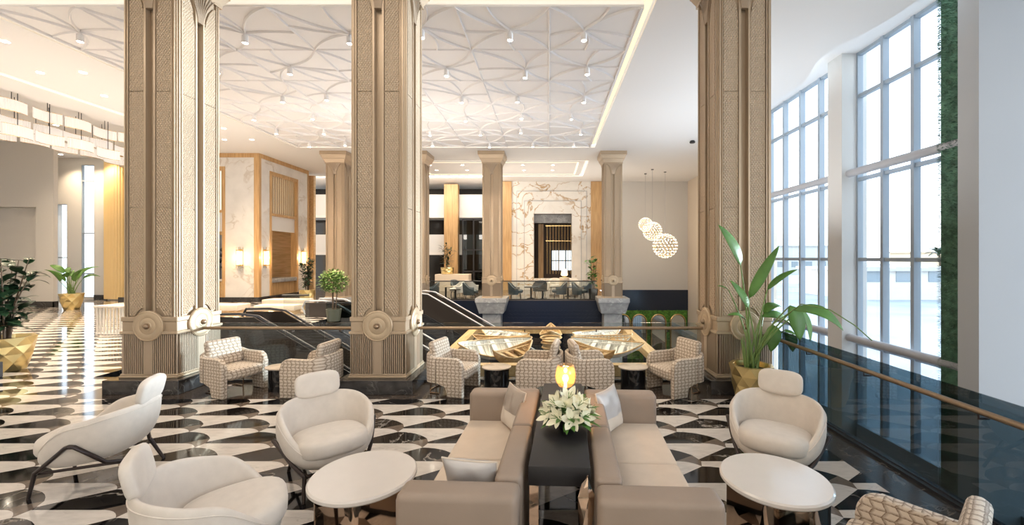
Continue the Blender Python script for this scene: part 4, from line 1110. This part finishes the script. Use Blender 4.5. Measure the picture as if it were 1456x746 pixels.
# glass chandelier of fluted shells over the left aisle
def make_shell():
    t = thing('shell_pendant', 'fluted frosted glass shell hanging on a thin rod in the long chandelier', 'chandelier', (0,0,0), 0, 'glass shells of the long chandelier')
    n = 30; outer, inner = [], []
    for i in range(n+1):
        y = -.39+.78*i/n; x = .12*(1-(y/.39)**2)+.012*(1 if i % 2 else -1)
        outer.append((x, y)); inner.append((x-.02, y))
    b = MB(); b.prism(outer+inner[::-1], 'z', -.165, .165); b.build('glass_shell', M['shell'], t, smooth=0)
    b = MB()
    for z in (-.17, .17): b.tube([(p[0]-.01, p[1], z) for p in outer[::3]], .008, 4)
    b.build('metal_rim', M['brass'], t)
    return t
sh0 = make_shell(); first = True; rods = []
rr = random.Random(31)
for row, (x, z, dy) in enumerate(((-16.0, 6.62, .0), (-16.55, 6.27, .4), (-16.05, 5.92, .12), (-17.1, 6.0, .55))):
    for i in range(8):
        if row == 3 and i > 6: continue
        y = 10.7+i*.86+dy+rr.uniform(-.03, .03); zz = z+rr.uniform(-.03, .03)
        o = sh0 if first else dup(sh0, (0,0,0), 0)
        first = False
        o.location = (x+rr.uniform(-.08, .08), y, zz); o.rotation_euler.z = PI if (i+row) % 2 else 0
        rods.append((o, zz))
for o, zz in rods:
    b = MB(); b.tube([(0,0,.15), (0,0,CEIL-zz+.03)], .010, 5); b.build('rod', M['charcoal'], o)
t = MB(); t.lathe([(.09, 0), (.12, -.06), (.10, -.10), (.01, -.11)], 16); o = t.build('ceiling_speaker', M['charcoal']); o.location = (6.1, 17.6, CEIL); tag(o, 'small dark ceiling speaker beside the window side column', 'speaker')
# ================================================================== LOUNGE CHAIRS (local front is -y)
def smooth_step(x): x = max(0, min(1, x)); return x*x*(3-2*x)
def make_lounge_chair():
    t = thing('lounge_chair', 'x', 'armchair')
    N = 64
    def plan(th, r):        # th = 0 at the back (+y), PI at the front
        sx, sy = .43, .43
        x, y = sin(th), cos(th)
        return (sx*r*math.copysign(abs(x)**.88, x), sy*r*math.copysign(abs(y)**.88, y))
    def rim(th):            # height of the rim round the tub
        c = (1+cos(th))/2   # 1 back, 0 front
        return .355+.25*smooth_step(c*2.2)**.7+.14*smooth_step(c)
    rings = []
    prof_n = 0
    for k in range(N):
        th = 2*PI*k/N; zr = rim(th); f = (1-cos(th))/2
        loop = []
        # outer: bottom centre -> belly -> rim, then inner down to the seat pan
        zb = .20+.06*(1-f)
        for r, u in ((.04, 0.0), (.45, -.005), (.66, .035), (.84, .15), (.95, .33), (1.0, .55), (1.0, .78), (.985, .93), (.955, .985), (.92, 1.0), (.885, .985), (.86, .93), (.83, .75), (.79, .5), (.74, .33)):
            x, y = plan(th, r); z = zb+(zr-zb)*u
            y += .05*max(0, u)*(1-f)      # back leans
            loop.append((x, y, z))
        for r in (.5, .04):
            x, y = plan(th, r); loop.append((x, y, .30))
        rings.append(loop)
    b = MB(); rings.append(rings[0])
    V = [[b.bm.verts.new(p) for p in r] for r in rings[:-1]]; V.append(V[0])
    m = len(V[0])
    for a, c in zip(V[:-1], V[1:]):
        for i in range(m-1): b.face((a[i], c[i], c[i+1], a[i+1]))
    b.build('shell', M['boucle'], t, smooth=60, subsurf=1)
    b = MB(); b.tube([(lambda p, z, u, f: (p[0], p[1]+.05*u*(1-f), z))(plan(th, .99), .20+.06*(1-(1-cos(th))/2)+(rim(th)-(.20+.06*(1-(1-cos(th))/2)))*.90, .90, (1-cos(th))/2) for th in [2*PI*k/N for k in range(N)]], .005, 5, closed=True); b.build('piping', M['boucle'], t)
    b = MB(); Mx = Matrix.Rotation(R(-4), 4, 'X')
    b.super((0, -.10, .40), (.325, .37, .105), (.55, .72), (16, 32), Mx); b.build('seat_cushion', M['boucle'], t, smooth=60)
    b = MB(); Mx = Matrix.Rotation(R(-14), 4, 'X')
    b.super((0, .43, .83), (.215, .050, .13), (.55, .50), (16, 32), Mx.copy()); b.build('headrest', M['boucle'], t, smooth=60)
    for sx in (-1, 1):
        b = MB(); b.tube([(sx*.27, -.37, .23), (sx*.285, -.41, 0)], [.02, .015], 10); b.build('leg', M['darkmetal'], t)
        b = MB(); b.tube([(sx*.24, .30, .24), (sx*.27, .42, 0)], [.02, .015], 10); b.build('leg', M['darkmetal'], t)
        b = MB(); b.tube([(sx*.27, -.37, .22), (sx*.34, -.26, .30), (sx*.445, -.03, .475), (sx*.455, .0, .485), (sx*.445, .035, .475), (sx*.35, .23, .27), (sx*.24, .30, .225)], .019, 10); b.build('side_frame', M['darkmetal'], t)
    b = MB(); b.tube([(-.27, -.37, .215), (.27, -.37, .215)], .016, 8); b.tube([(-.24, .30, .215), (.24, .30, .215)], .016, 8); b.tube([(-.25, -.37, .205), (-.22, .30, .205)], .014, 8); b.tube([(.25, -.37, .205), (.22, .30, .205)], .014, 8)
    b.build('under_frame', M['darkmetal'], t)
    return t
lc = make_lounge_chair()
for n, (x, y, a, l) in enumerate(((-2.12, 3.98, 42, 'ivory lounge chair with headrest facing the round table, in front of the middle column'),
        (2.2, 4.02, -35, 'ivory lounge chair with headrest by the dark glass railing, next to the right round table'),
        (-4.28, 3.98, -70, 'ivory lounge chair seen in profile, standing apart on the checkered floor'),
        (-2.19, 2.73, 123, 'ivory lounge chair with its back to us, cut by the bottom of the photo'))):
    o = lc if n == 0 else dup(lc, (0,0,0), 0)
    o.location = (x, y, 0); o.rotation_euler.z = R(a); o['label'] = l; o['group'] = 'ivory lounge chairs'; o.scale = (.96, .86, .97)

# ================================================================== COFFEE TABLES
def coffee_table(x, y, r, label):
    t = thing('coffee_table', label, 'table', (x, y, 0), 0, 'round coffee tables')
    b = MB(); b.lathe([(.01, .375), (r-.012, .375), (r, .387), (r, .408), (r-.012, .42), (.01, .42)], 64); b.build('tabletop', M['tabletop'], t)
    b = MB(); b.lathe([(r*.94, 0), (r*.94, .375)], 96, mod=lambda th, z: 1-.09*abs(cos(th*3.5))**.8); b.build('base', M['mirrorbronze'], t, smooth=40)
    b = MB(); b.lathe([(r*.60, .0), (r*.60, .01)], 24); b.build('foot', M['black'], t)
    return t
coffee_table(-1.44, 3.24, .395, 'round white topped coffee table with mirror bronze base, left of the sofas')
coffee_table(1.735, 3.19, .39, 'round white topped coffee table with mirror bronze base, right of the sofas')

# ================================================================== SOFAS, CONSOLE (turned slightly)
G = Vector((.12, 3.5, 0)); GA = R(-2.7)
def gp(u, v, z=0): return tuple(G+Matrix.Rotation(GA, 3, 'Z') @ Vector((u, v, z)))
def sofa(u0, u1, side, label):
    """side=-1: seat opens to the left (backrest on the right)"""
    uc = (u0+u1)/2; t = thing('sofa', label, 'sofa', gp(uc, 0), GA, 'pair of leather sofas')
    a, c = u0-uc, u1-uc
    v0, v1 = -1.10, .97; at = .205
    le, su = M['leather'], M['suede']
    for y0, y1 in ((v0, v0+at), (v1-at, v1)):
        b = MB(); b.box(a, c, y0, y1, .06, .70, bev=.045, seg=4); b.build('arm', le, t)
    bk = (c-.175, c) if side < 0 else (a, a+.175)
    mid = (v0+v1)/2
    for y0, y1 in ((v0+at, mid-.003), (mid+.003, v1-at)):
        b = MB(); b.box(bk[0], bk[1], y0, y1, .06, .715, bev=.035, seg=4); b.build('backrest', le, t)
        b = MB(); s0, s1 = (a, bk[0]) if side < 0 else (bk[1], c)
        b.box(s0+.004, s1-.004, y0, y1, .20, .42, bev=.03, seg=4); b.build('seat_cushion', su, t)
    b = MB(); b.box(a+.02, c-.02, v0+at, v1-at, .06, .2); b.build('base', le, t, smooth=0)
    b = MB(); b.box(a+.05, c-.05, v0+.05, v1-.05, 0, .06); b.build('plinth', M['black'], t, smooth=0)
    return t
sofa(-.985, -.25, -1, 'taupe leather sofa with tan seats, left of the black console')
sofa(.215, .95, 1, 'taupe leather sofa with pale seats, right of the black console')
t = thing('console_table', 'long black console table between the two sofas', 'table', gp(-.015, .09), GA)
b = MB(); b.box(-.2, .205, -.89, .90, .61, .74, bev=.006, seg=2); b.build('tabletop', M['black'], t)
for sx in (-.165, .17):
    for sy in (-.84, .85):
        b = MB(); b.box(sx-.03, sx+.03, sy-.03, sy+.03, 0, .61); b.build('leg', M['mirrorbronze'], t, smooth=0)
b = MB(); b.box(-.14, .145, -.80, -.77, .06, .10); b.box(-.14, .145, .78, .81, .06, .1); b.build('stretcher', M['black'], t, smooth=0)

def pillow(label, loc, rot, w, h, th, mats, split=None, piping=True):
    t = thing('throw_pillow', label, 'cushion', loc)
    t.rotation_euler = rot
    n = 20
    def P(u, v, s):
        k = max(0, (1-u*u)*(1-v*v))
        pin = 1-.07*(1-abs(v)**2)*abs(u)**3
        pin2 = 1-.07*(1-abs(u)**2)*abs(v)**3
        wr = .006*sin(7*u+3*v)+.005*sin(5*v-4*u)
        return (w/2*u*pin, s*(th/2*k**.42)+wr*k**.5, h/2*v*pin2)
    def half(v0, v1, m, name):
        b = MB()
        grid = {}
        for s in (-1, 1):
            for i in range(n+1):
                for j in range(n+1):
                    u = -1+2*i/n; v = v0+(v1-v0)*j/n
                    grid[(s, i, j)] = b.bm.verts.new(P(u, v, s))
            for i in range(n):
                for j in range(n):
                    q = (grid[(s,i,j)], grid[(s,i+1,j)], grid[(s,i+1,j+1)], grid[(s,i,j+1)])
                    b.face(q if s < 0 else q[::-1])
        b.build(name, m, t, smooth=60, weld=True)
    if split is None: half(-1, 1, mats[0], 'cover')
    else: half(-1, split, mats[1], 'lower_panel'); half(split, 1, mats[0], 'upper_panel')
    b = MB(); P4 = []
    for e in range(4):
        for i in range(n):
            k = -1+2*i/n
            u, v = ((k, -1), (1, k), (-k, 1), (-1, -k))[e]
            P4.append(P(u, v, 0))
    b.tube(P4, .006, 5, closed=True); b.build('piping', mats[-1], t)
    return t
pillow('taupe satin and beige throw pillow leaning in the far corner of the left sofa', gp(-.50, .60, .61), (R(-14), 0, R(-62)), .40, .40, .14, (M['satin'], M['linen']), split=-.15)
pillow('silver satin throw pillow leaning on the near arm of the left sofa', gp(-.60, -.735, .60), (R(20), 0, R(-10)), .38, .36, .13, (M['silver'], M['linen']))
pillow('pale silver and beige throw pillow leaning in the far corner of the right sofa', gp(.45, .60, .61), (R(-14), 0, R(55)), .40, .40, .14, (M['silver'], M['linen']), split=-.3)

# table lamp
t = thing('table_lamp', 'glowing amber glass globe lamp on the black console', 'lamp', gp(.02, .37, .74), GA)
b = MB(); b.lathe([(.055, 0), (.05, .012), (.03, .08), (.02, .135), (.018, .15)], 24); b.build('base', M['brass'], t)
b = MB(); b.lathe([(.02, .15), (.06, .165), (.088, .21), (.095, .26), (.085, .32), (.07, .36)], 32, cap0=True, cap1=False); b.build('lamp_shade', M['amber'], t, solid=.003)
b = MB(); b.sphere((0, 0, .235), .03, 8, 1.25); b.sphere((0, 0, .31), .016, 6, 1.6); b.tube([(0,0,.15), (0,0,.21)], .014, 8); b.build('bulb', M['bulb'], t)
L = bpy.data.lights.new('lamp', 'POINT'); L.energy = 9; L.color = (1, .62, .28); L.shadow_soft_size = .03
l = bpy.data.objects.new('lamp', L); COL.objects.link(l); l.parent = t; l.location = (0, 0, .275)

# lilies
t = thing('lily_bouquet', 'low arrangement of creamy white lilies on the black console', 'flowers', gp(.04, -.16, .74), GA)
b = MB(); b.lathe([(.06, 0), (.085, .03), (.09, .07), (.08, .075), (.07, .05), (.005, .045)], 24); b.build('bowl', M['black'], t)
rr = random.Random(13); lf = MB()
for i in range(110):
    a = rr.uniform(0, 2*PI); e = rr.uniform(-.25, 1.0); q0 = rr.uniform(.13, .235)
    p = Vector((.03*cos(a), .03*sin(a), .07)); d = Vector((cos(a)*cos(e), sin(a)*cos(e), sin(e)*.8))*q0
    lf.leaf(p+d*.25, p+d*1.15, rr.uniform(.035, .06), arch=.015, n=6, fold=.25)
lf.build('leaves', M['leaf'], t, smooth=50, recalc=False)
fl = [(0, 0, .225)]+[(.10*cos(a), .09*sin(a), .19) for a in [i*PI/3+.3 for i in range(6)]]+[(.165*cos(a), .15*sin(a), .12) for a in [i*2*PI/9 for i in range(9)]]
for x, y, z in fl:
    x += rr.uniform(-.015, .015); y += rr.uniform(-.015, .015)
    ax = Vector((x*1.6+rr.uniform(-.06, .06), y*1.6-.05+rr.uniform(-.06, .06), .10+z*.2)).normalized(); u = ax.orthogonal().normalized(); w = ax.cross(u); r0 = rr.uniform(.075, .10); a0 = rr.uniform(0, 1)
    b = MB(); c = Vector((x, y, z))
    np_ = 6
    for k in range(np_):
        a = 2*PI*k/np_+a0; d = u*cos(a)+w*sin(a)
        b.leaf(c, c+d*r0+ax*r0*(.55 if k % 2 else .75), r0*.62, arch=-.012, n=6, fold=.3, up=ax)
    o = b.build('lily', M['petal'], t, smooth=60, recalc=False)
    s = MB()
    for k in range(4):
        a = 2*PI*k/4+a0; d = u*cos(a)+w*sin(a); s.tube([c, c+d*r0*.22+ax*r0*.8], .0022, 4)
    s.build('stamen', M['leaflight'], o)
# twisted bronze ornament in front of the console
t = thing('bronze_ornament', 'faceted pointed bronze ornament standing in front of the black console', 'ornament', gp(.15, -1.0), GA)
b = MB(); rings = []; rr = random.Random(6)
for j, (r0, z) in enumerate(((.055, 0), (.04, .12), (.056, .26), (.042, .42), (.058, .56), (.05, .67), (.022, .74))):
    rings.append([(r0*cos(2*PI*i/5+j*.5)*rr.uniform(.8, 1.15), r0*sin(2*PI*i/5+j*.5)*rr.uniform(.8, 1.15), z+rr.uniform(-.02, .02)*(j > 0)) for i in range(5)])
rings.append([(.012+.004*cos(2*PI*i/5), .004*sin(2*PI*i/5), .79) for i in range(5)])
V = [[b.bm.verts.new(p) for p in r] for r in rings]
for A, B_ in zip(V[:-1], V[1:]):
    for i in range(5):
        i2 = (i+1) % 5; b.face((A[i], A[i2], B_[i])); b.face((A[i2], B_[i2], B_[i]))
b.face(V[0][::-1]); b.face(V[-1])
b.build('body', M['mirrorbronze'], t, smooth=0)

# ================================================================== PATTERNED ARMCHAIRS (local front is -y)
def make_patterned():
    t = thing('patterned_armchair', 'x', 'armchair')
    pm = M['pattern']
    # arms: thick panels reaching the floor at the front, rounded at the upper front corner
    for sx in (-1, 1):
        pts = [(-.36, 0), (-.36, .46)]+[(-.22-.14*cos(a), .48+.15*sin(a)) for a in [PI/2*i/8 for i in range(9)]]+[(.12, .63), (.12, .20), (-.05, .19), (-.08, .16), (-.08, 0)]
        b = MB(); x0, x1 = sorted((sx*.29, sx*.385))
        b.prism(pts, 'x', x0, x1)
        es = [e for e in b.bm.edges if abs(e.verts[0].co.x-e.verts[1].co.x) < 1e-5]
        bmesh.ops.bevel(b.bm, geom=es, offset=.02, segments=3, profile=.5, affect='EDGES', clamp_overlap=True)
        b.build('arm', pm, t, smooth=50)
    # wrapped back shell
    n = 28; rings = []
    for i in range(n+1):
        a = PI*i/n; x = cos(a); y = sin(a)
        s = math.copysign(abs(x)**.75, x); c = abs(y)**.75
        up = .63+.05*smooth_step(y*1.4)
        prof = []
        for ro, z in ((.385, .22), (.39, .40), (.385, up-.02), (.365, up), (.315, up), (.295, up-.02), (.29, .40), (.29, .22)):
            prof.append((s*ro, .12+c*ro*.72, z))
        rings.append(prof)
    b = MB(); b.loft(rings); b.build('back_shell', pm, t, smooth=50)
    b = MB(); b.box(-.29, .29, -.39, .26, .27, .45, bev=.05, seg=4); b.build('seat_cushion', pm, t)
    b = MB(); b.box(-.285, .285, -.06, .06, -.22, .22, bev=.055, seg=4)
    b.xf(Matrix.Translation((0, .235, .655)) @ Matrix.Rotation(R(-13), 4, 'X')); b.build('back_cushion', pm, t)
    b = MB(); P = [(.25, .10, .22), (.25, .12, .012), (.24, .30, .012), (.10, .38, .012), (-.10, .38, .012), (-.24, .30, .012), (-.25, .12, .012), (-.25, .10, .22)]
    b.tube(P, .012, 8); b.tube([(.1, .38, .012), (.1, .35, .24)], .012, 8); b.tube([(-.1, .38, .012), (-.1, .35, .24)], .012, 8); b.build('rear_frame', M['mirrorbronze'], t)
    return t
pa = make_patterned()
for n, (x, y, a, l) in enumerate(((-4.99, 6.55, 68, 'patterned armchair beside the left tall column, open towards the small table'),
        (-3.66, 6.5, -96, 'patterned armchair behind the ivory chair, facing the left small table'),
        (-1.52, 6.58, 76, 'patterned armchair next to the plinth of the middle column'),
        (-.13, 6.5, -97, 'patterned armchair behind the left sofa, back towards the table lamp'),
        (.62, 6.5, 97, 'patterned armchair behind the right sofa, facing the small round table'),
        (2.02, 6.55, -68, 'patterned armchair beside the window side column, left of the big plant'),
        (2.02, 2.30, 221, 'patterned armchair in the near corner by the dark glass railing'))):
    o = pa if n == 0 else dup(pa, (0,0,0), 0)
    o.location = (x, y, 0); o.rotation_euler.z = R(a); o['label'] = l; o['group'] = 'patterned armchairs'; o.scale = (.9, .9, .92)

# side tables
def side_table(x, y, a, label):
    t = thing('side_table', label, 'table', (x, y, 0), a, 'small dark side tables')
    b = MB(); b.lathe([(.01, .345), (.225, .345), (.235, .353), (.235, .366), (.225, .372), (.01, .372)], 40, sy=.82); b.build('tabletop', M['beigetop'], t)
    b = MB(); b.lathe([(.20, 0), (.20, .345)], 24, sy=.80, mod=lambda th, z: 1-.06*abs(sin(th*2))); b.build('base', M['blackgloss'], t, smooth=40)
side_table(-4.27, 6.62, R(-8), 'small side table with dark base between the two left patterned armchairs')
side_table(-.83, 6.62, 0, 'small side table with dark base behind the left sofa')
side_table(1.35, 6.62, 0, 'small side table with dark base right of the table lamp, behind the right sofa')

# ================================================================== FAR LOUNGE AND LOWER STOREY SEATS
def far_chair(mat_, name, cat):
    t = thing(name, 'x', cat)
    rings = []; n = 20
    for i in range(n+1):
        a = -R(25)+(PI+2*R(25))*i/n; x, y = cos(a), sin(a); up = .55+.28*smooth_step(y)
        rings.append([(x*.40, y*.38, .2), (x*.43, y*.42, up-.02), (x*.40, y*.39, up), (x*.33, y*.32, up-.02), (x*.31, y*.3, .36)])
    b = MB(); b.loft(rings); b.build('shell', mat_, t, smooth=50)
    b = MB(); b.super((0, -.05, .36), (.31, .33, .09), (.5, .6), (10, 20)); b.build('seat_cushion', mat_, t)
    for sx in (-.24, .24):
        for sy in (-.22, .22):
            b = MB(); b.tube([(sx, sy, .26), (sx*1.15, sy*1.15, 0)], .016, 6); b.build('leg', M['charcoal'], t)
    return t
dk = far_chair(M['greychair'], 'tub_chair', 'armchair'); wh = far_chair(M['whitechair'], 'tub_chair', 'armchair')
lst = [(dk, -4.0, 21.3, 0, 100, 'slate tub chair in the far lounge, just left of the pedestal column'), (dk, -6.1, 21.6, 0, -70, 'slate tub chair at the left end of the far lounge'),
       (dk, -1.7, 21.5, 0, 90, 'slate tub chair right of the pedestal column with the wood strip behind it'), (dk, .55, 21.6, 0, -90, 'slate tub chair below the middle of the marble portal'),
       (dk, 1.6, 21.5, 0, 80, 'slate tub chair turned right below the marble portal'), (dk, 2.0, 22.6, 0, -100, 'slate tub chair near the upright ficus'),
       (dk, -5.2, 23.8, 0, 60, 'slate tub chair behind the white chairs'), (dk, -.5, 23.6, 0, 190, 'slate tub chair with its back to the rail'),
       (wh, -5.0, 22.6, 0, -60, 'white tub chair in the far lounge left of the pedestal column'), (wh, -4.4, 23.6, 0, 150, 'white tub chair behind the others near the glass lift'),
       (wh, .4, 25.6, 0, 0, 'white tub chair in front of the rod screen'), (wh, 1.5, 25.6, 0, 0, 'white tub chair right of the rod screen'),
       (dk, -5.1, 11.8, LOW, 200, 'slate tub chair on the storey below, seen through the left railing'), (dk, -6.6, 12.0, LOW, 120, 'second slate tub chair on the storey below'),
       (dk, 6.2, 25.3, LOW, 30, 'slate tub chair in front of the arched mirrors'), (wh, 7.4, 25.1, LOW, -30, 'white tub chair in front of the arched mirrors')]
seen = set()
for src, x, y, z, a, l in lst:
    o = dup(src, (0,0,0), 0) if src.name in seen else src
    seen.add(src.name)
    o.location = (x, y, z); o.rotation_euler.z = R(a); o['label'] = l; o['group'] = 'tub chairs of the far lounge'
def low_table(x, y, z, r, h, label, top):
    t = thing('pedestal_table', label, 'table', (x, y, z), 0, 'far lounge tables')
    b = MB(); b.lathe([(.01, h-.03), (r, h-.03), (r, h), (.01, h)], 28); b.build('tabletop', top, t)
    b = MB(); b.lathe([(r*.6, 0), (r*.58, .02), (.05, .05), (.05, h-.03)], 18); b.build('pedestal', M['charcoal'], t)
low_table(-5.3, 21.4, 0, .36, .62, 'pale round table among the chairs at the left of the far lounge', M['beigetop'])
low_table(-4.7, 20.95, 0, .26, .5, 'small dark round table by the far lounge rail', M['black'])
low_table(-.9, 21.3, 0, .36, .6, 'dark round table left of the portal in the far lounge', M['black'])
low_table(-.3, 20.95, 0, .26, .45, 'small dark low table in front of the marble wall', M['black'])
low_table(1.05, 22.6, 0, .3, .5, 'small dark table behind the chairs of the far lounge', M['black'])
low_table(-5.9, 11.2, LOW, .5, .7, 'pale round table on the storey below', M['tabletop'])
# reading lamp on the far table
t = thing('far_table_lamp', 'little glowing lamp in front of the rod screen of the marble portal', 'lamp', (.95, 25.0, 0))
b = MB(); b.lathe([(.3, 0), (.3, .9), (.01, .9)], 18); b.build('stand', M['cream'], t)
b = MB(); b.lathe([(.13, 1.0), (.2, 1.05), (.16, 1.4), (.01, 1.4)], 18); b.build('lamp_shade', M['sconceglow'], t)
b = MB(); b.tube([(0,0,.9), (0,0,1.02)], .03, 8); b.build('neck', M['brass'], t)
# pale benches on the reception floor
def bench(x, y, w, d, h, a, label, m):
    t = thing('low_bench', label, 'bench', (x, y, 0), a)
    b = MB(); b.box(-w/2, w/2, -d/2, d/2, h*.45, h, bev=.03, seg=3); b.build('seat', m, t)
    b = MB(); b.box(-w/2+.08, w/2-.08, -d/2+.08, d/2-.08, 0, h*.45); b.build('base', M['oaklight'], t, smooth=0)
bench(-10.6, 16.9, 1.7, .7, .42, 0, 'pale long bench on the reception floor in front of the counter niche', M['suede'])
bench(-10.0, 15.4, 1.5, .6, .36, 0, 'pale long bench near the bushy potted tree', M['suede'])
bench(-11.8, 15.2, 1.3, .7, .4, 0, 'pale bench partly behind the left tall column', M['suede'])
t = thing('display_table', 'pale slatted display table behind the left edge of the tall column', 'table', (-11.75, 11.6, 0))
b = MB(); b.box(-.55, .55, -.4, .4, .74, .8, bev=.01); b.build('tabletop', M['tabletop'], t)
b = MB()
for i in range(12): b.box(-.5+i*.088, -.47+i*.088, -.36, -.33, 0, .74)
b.box(-.52, .52, -.37, .37, .02, .05); b.build('slats', M['wallw'], t, smooth=0)
for sx in (-.48, .48):
    q_ = MB(); q_.box(sx-.03, sx+.03, .3, .36, 0, .74); q_.build('leg', M['wallw'], t, smooth=0)

# ================================================================== LIGHT
w = bpy.data.worlds.new('sky'); S.world = w; w.use_nodes = True
nt = w.node_tree; bg = nt.nodes['Background']
tc = node(nt, 'ShaderNodeTexCoord'); sx = node(nt, 'ShaderNodeSeparateXYZ'); nt.links.new(tc.outputs['Generated'], sx.inputs[0])
cr = node(nt, 'ShaderNodeValToRGB'); e = cr.color_ramp.elements
e[0].position = 0.0; e[0].color = (0.95, 0.97, 1.0, 1); e[1].position = .6; e[1].color = (0.62, 0.80, 1.0, 1)
nt.links.new(sx.outputs['Z'], cr.inputs['Fac']); nt.links.new(cr.outputs['Color'], bg.inputs['Color']); bg.inputs['Strength'].default_value = 2.2
def sun(name, d, e, c, ang):
    L = bpy.data.lights.new(name, 'SUN'); L.energy = e; L.color = c; L.angle = R(ang)
    o = bpy.data.objects.new(name, L); COL.objects.link(o)
    o.rotation_euler = Vector(d).to_track_quat('-Z', 'Y').to_euler(); return o
sun('daylight_window_side', (-1, -.50, -.04), 9.0, (.80, .90, 1.0), 7)
sun('daylight_near_side', (-1, .8, -.06), .8, (.86, .93, 1.0), 25)
sun('daylight_left', (.45, -1, -.12), 4.0, (1.0, .96, .9), 12)
def area(name, loc, d, sx_, sy_, e, c):
    L = bpy.data.lights.new(name, 'AREA'); L.shape = 'RECTANGLE'; L.size = sx_; L.size_y = sy_; L.energy = e; L.color = c
    o = bpy.data.objects.new(name, L); COL.objects.link(o); o.location = loc
    o.rotation_euler = Vector(d).to_track_quat('-Z', 'Y').to_euler(); return o
area('far_column_fill_light', (-4.6, 11.5, 4.2), (0, .93, -.35), 11, .5, 160, (1.0, .92, .82))  # added fill floating below the ceiling, brightens the far columns
area('gallery_fill_light', (-9, 25.2, 6.9), (0, .75, -.65), 12, .6, 260, (1.0, .9, .78))  # added lamp with no fixture, lifts the pale gallery bands
# unseen fill lights added under the ceiling, around and behind the camera
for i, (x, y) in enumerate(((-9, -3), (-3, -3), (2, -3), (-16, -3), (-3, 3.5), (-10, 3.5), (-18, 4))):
    area('overhead_fill_light', (x, y, 6.98), (0, 0, -1), 2.4, 2.4, 60, (1.0, .88, .75)).data.specular_factor = 0.0
# mid-air fill lights without fixtures, added to brighten the ceilings
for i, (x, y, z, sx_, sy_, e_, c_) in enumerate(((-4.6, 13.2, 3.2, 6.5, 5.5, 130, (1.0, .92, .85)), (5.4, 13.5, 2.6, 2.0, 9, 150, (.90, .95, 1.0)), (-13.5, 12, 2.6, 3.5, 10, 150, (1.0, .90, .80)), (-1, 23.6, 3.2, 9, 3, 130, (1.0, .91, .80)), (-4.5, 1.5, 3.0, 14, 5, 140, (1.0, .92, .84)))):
    o = area('ceiling_fill_light', (x, y, z), (0, 0, 1), sx_, sy_, e_, c_); o.data.specular_factor = 0.0

# ================================================================== CAMERA
cd = bpy.data.cameras.new('camera'); cam = bpy.data.objects.new('camera', cd); COL.objects.link(cam)
cam.location = (0, 0, EYE); cam.rotation_euler = (PI/2, 0, 0)
cd.sensor_width = 36; cd.sensor_fit = 'HORIZONTAL'; cd.lens = 590/1456*36
cd.shift_x = -(780-728)/1456; cd.shift_y = -(373-366)/1456
cd.clip_start = .05; cd.clip_end = 600
S.camera = cam
S.view_settings.view_transform = 'Standard'; S.view_settings.look = 'None'
S.view_settings.exposure = 0.68; S.view_settings.gamma = 1.0; S.view_settings.use_curve_mapping = False
S.cycles.max_bounces = 10; S.cycles.diffuse_bounces = 5; S.cycles.glossy_bounces = 5; S.cycles.transparent_max_bounces = 24
S.cycles.use_denoising = True; S.cycles.sample_clamp_indirect = 6.0; S.cycles.caustics_reflective = False; S.cycles.caustics_refractive = False
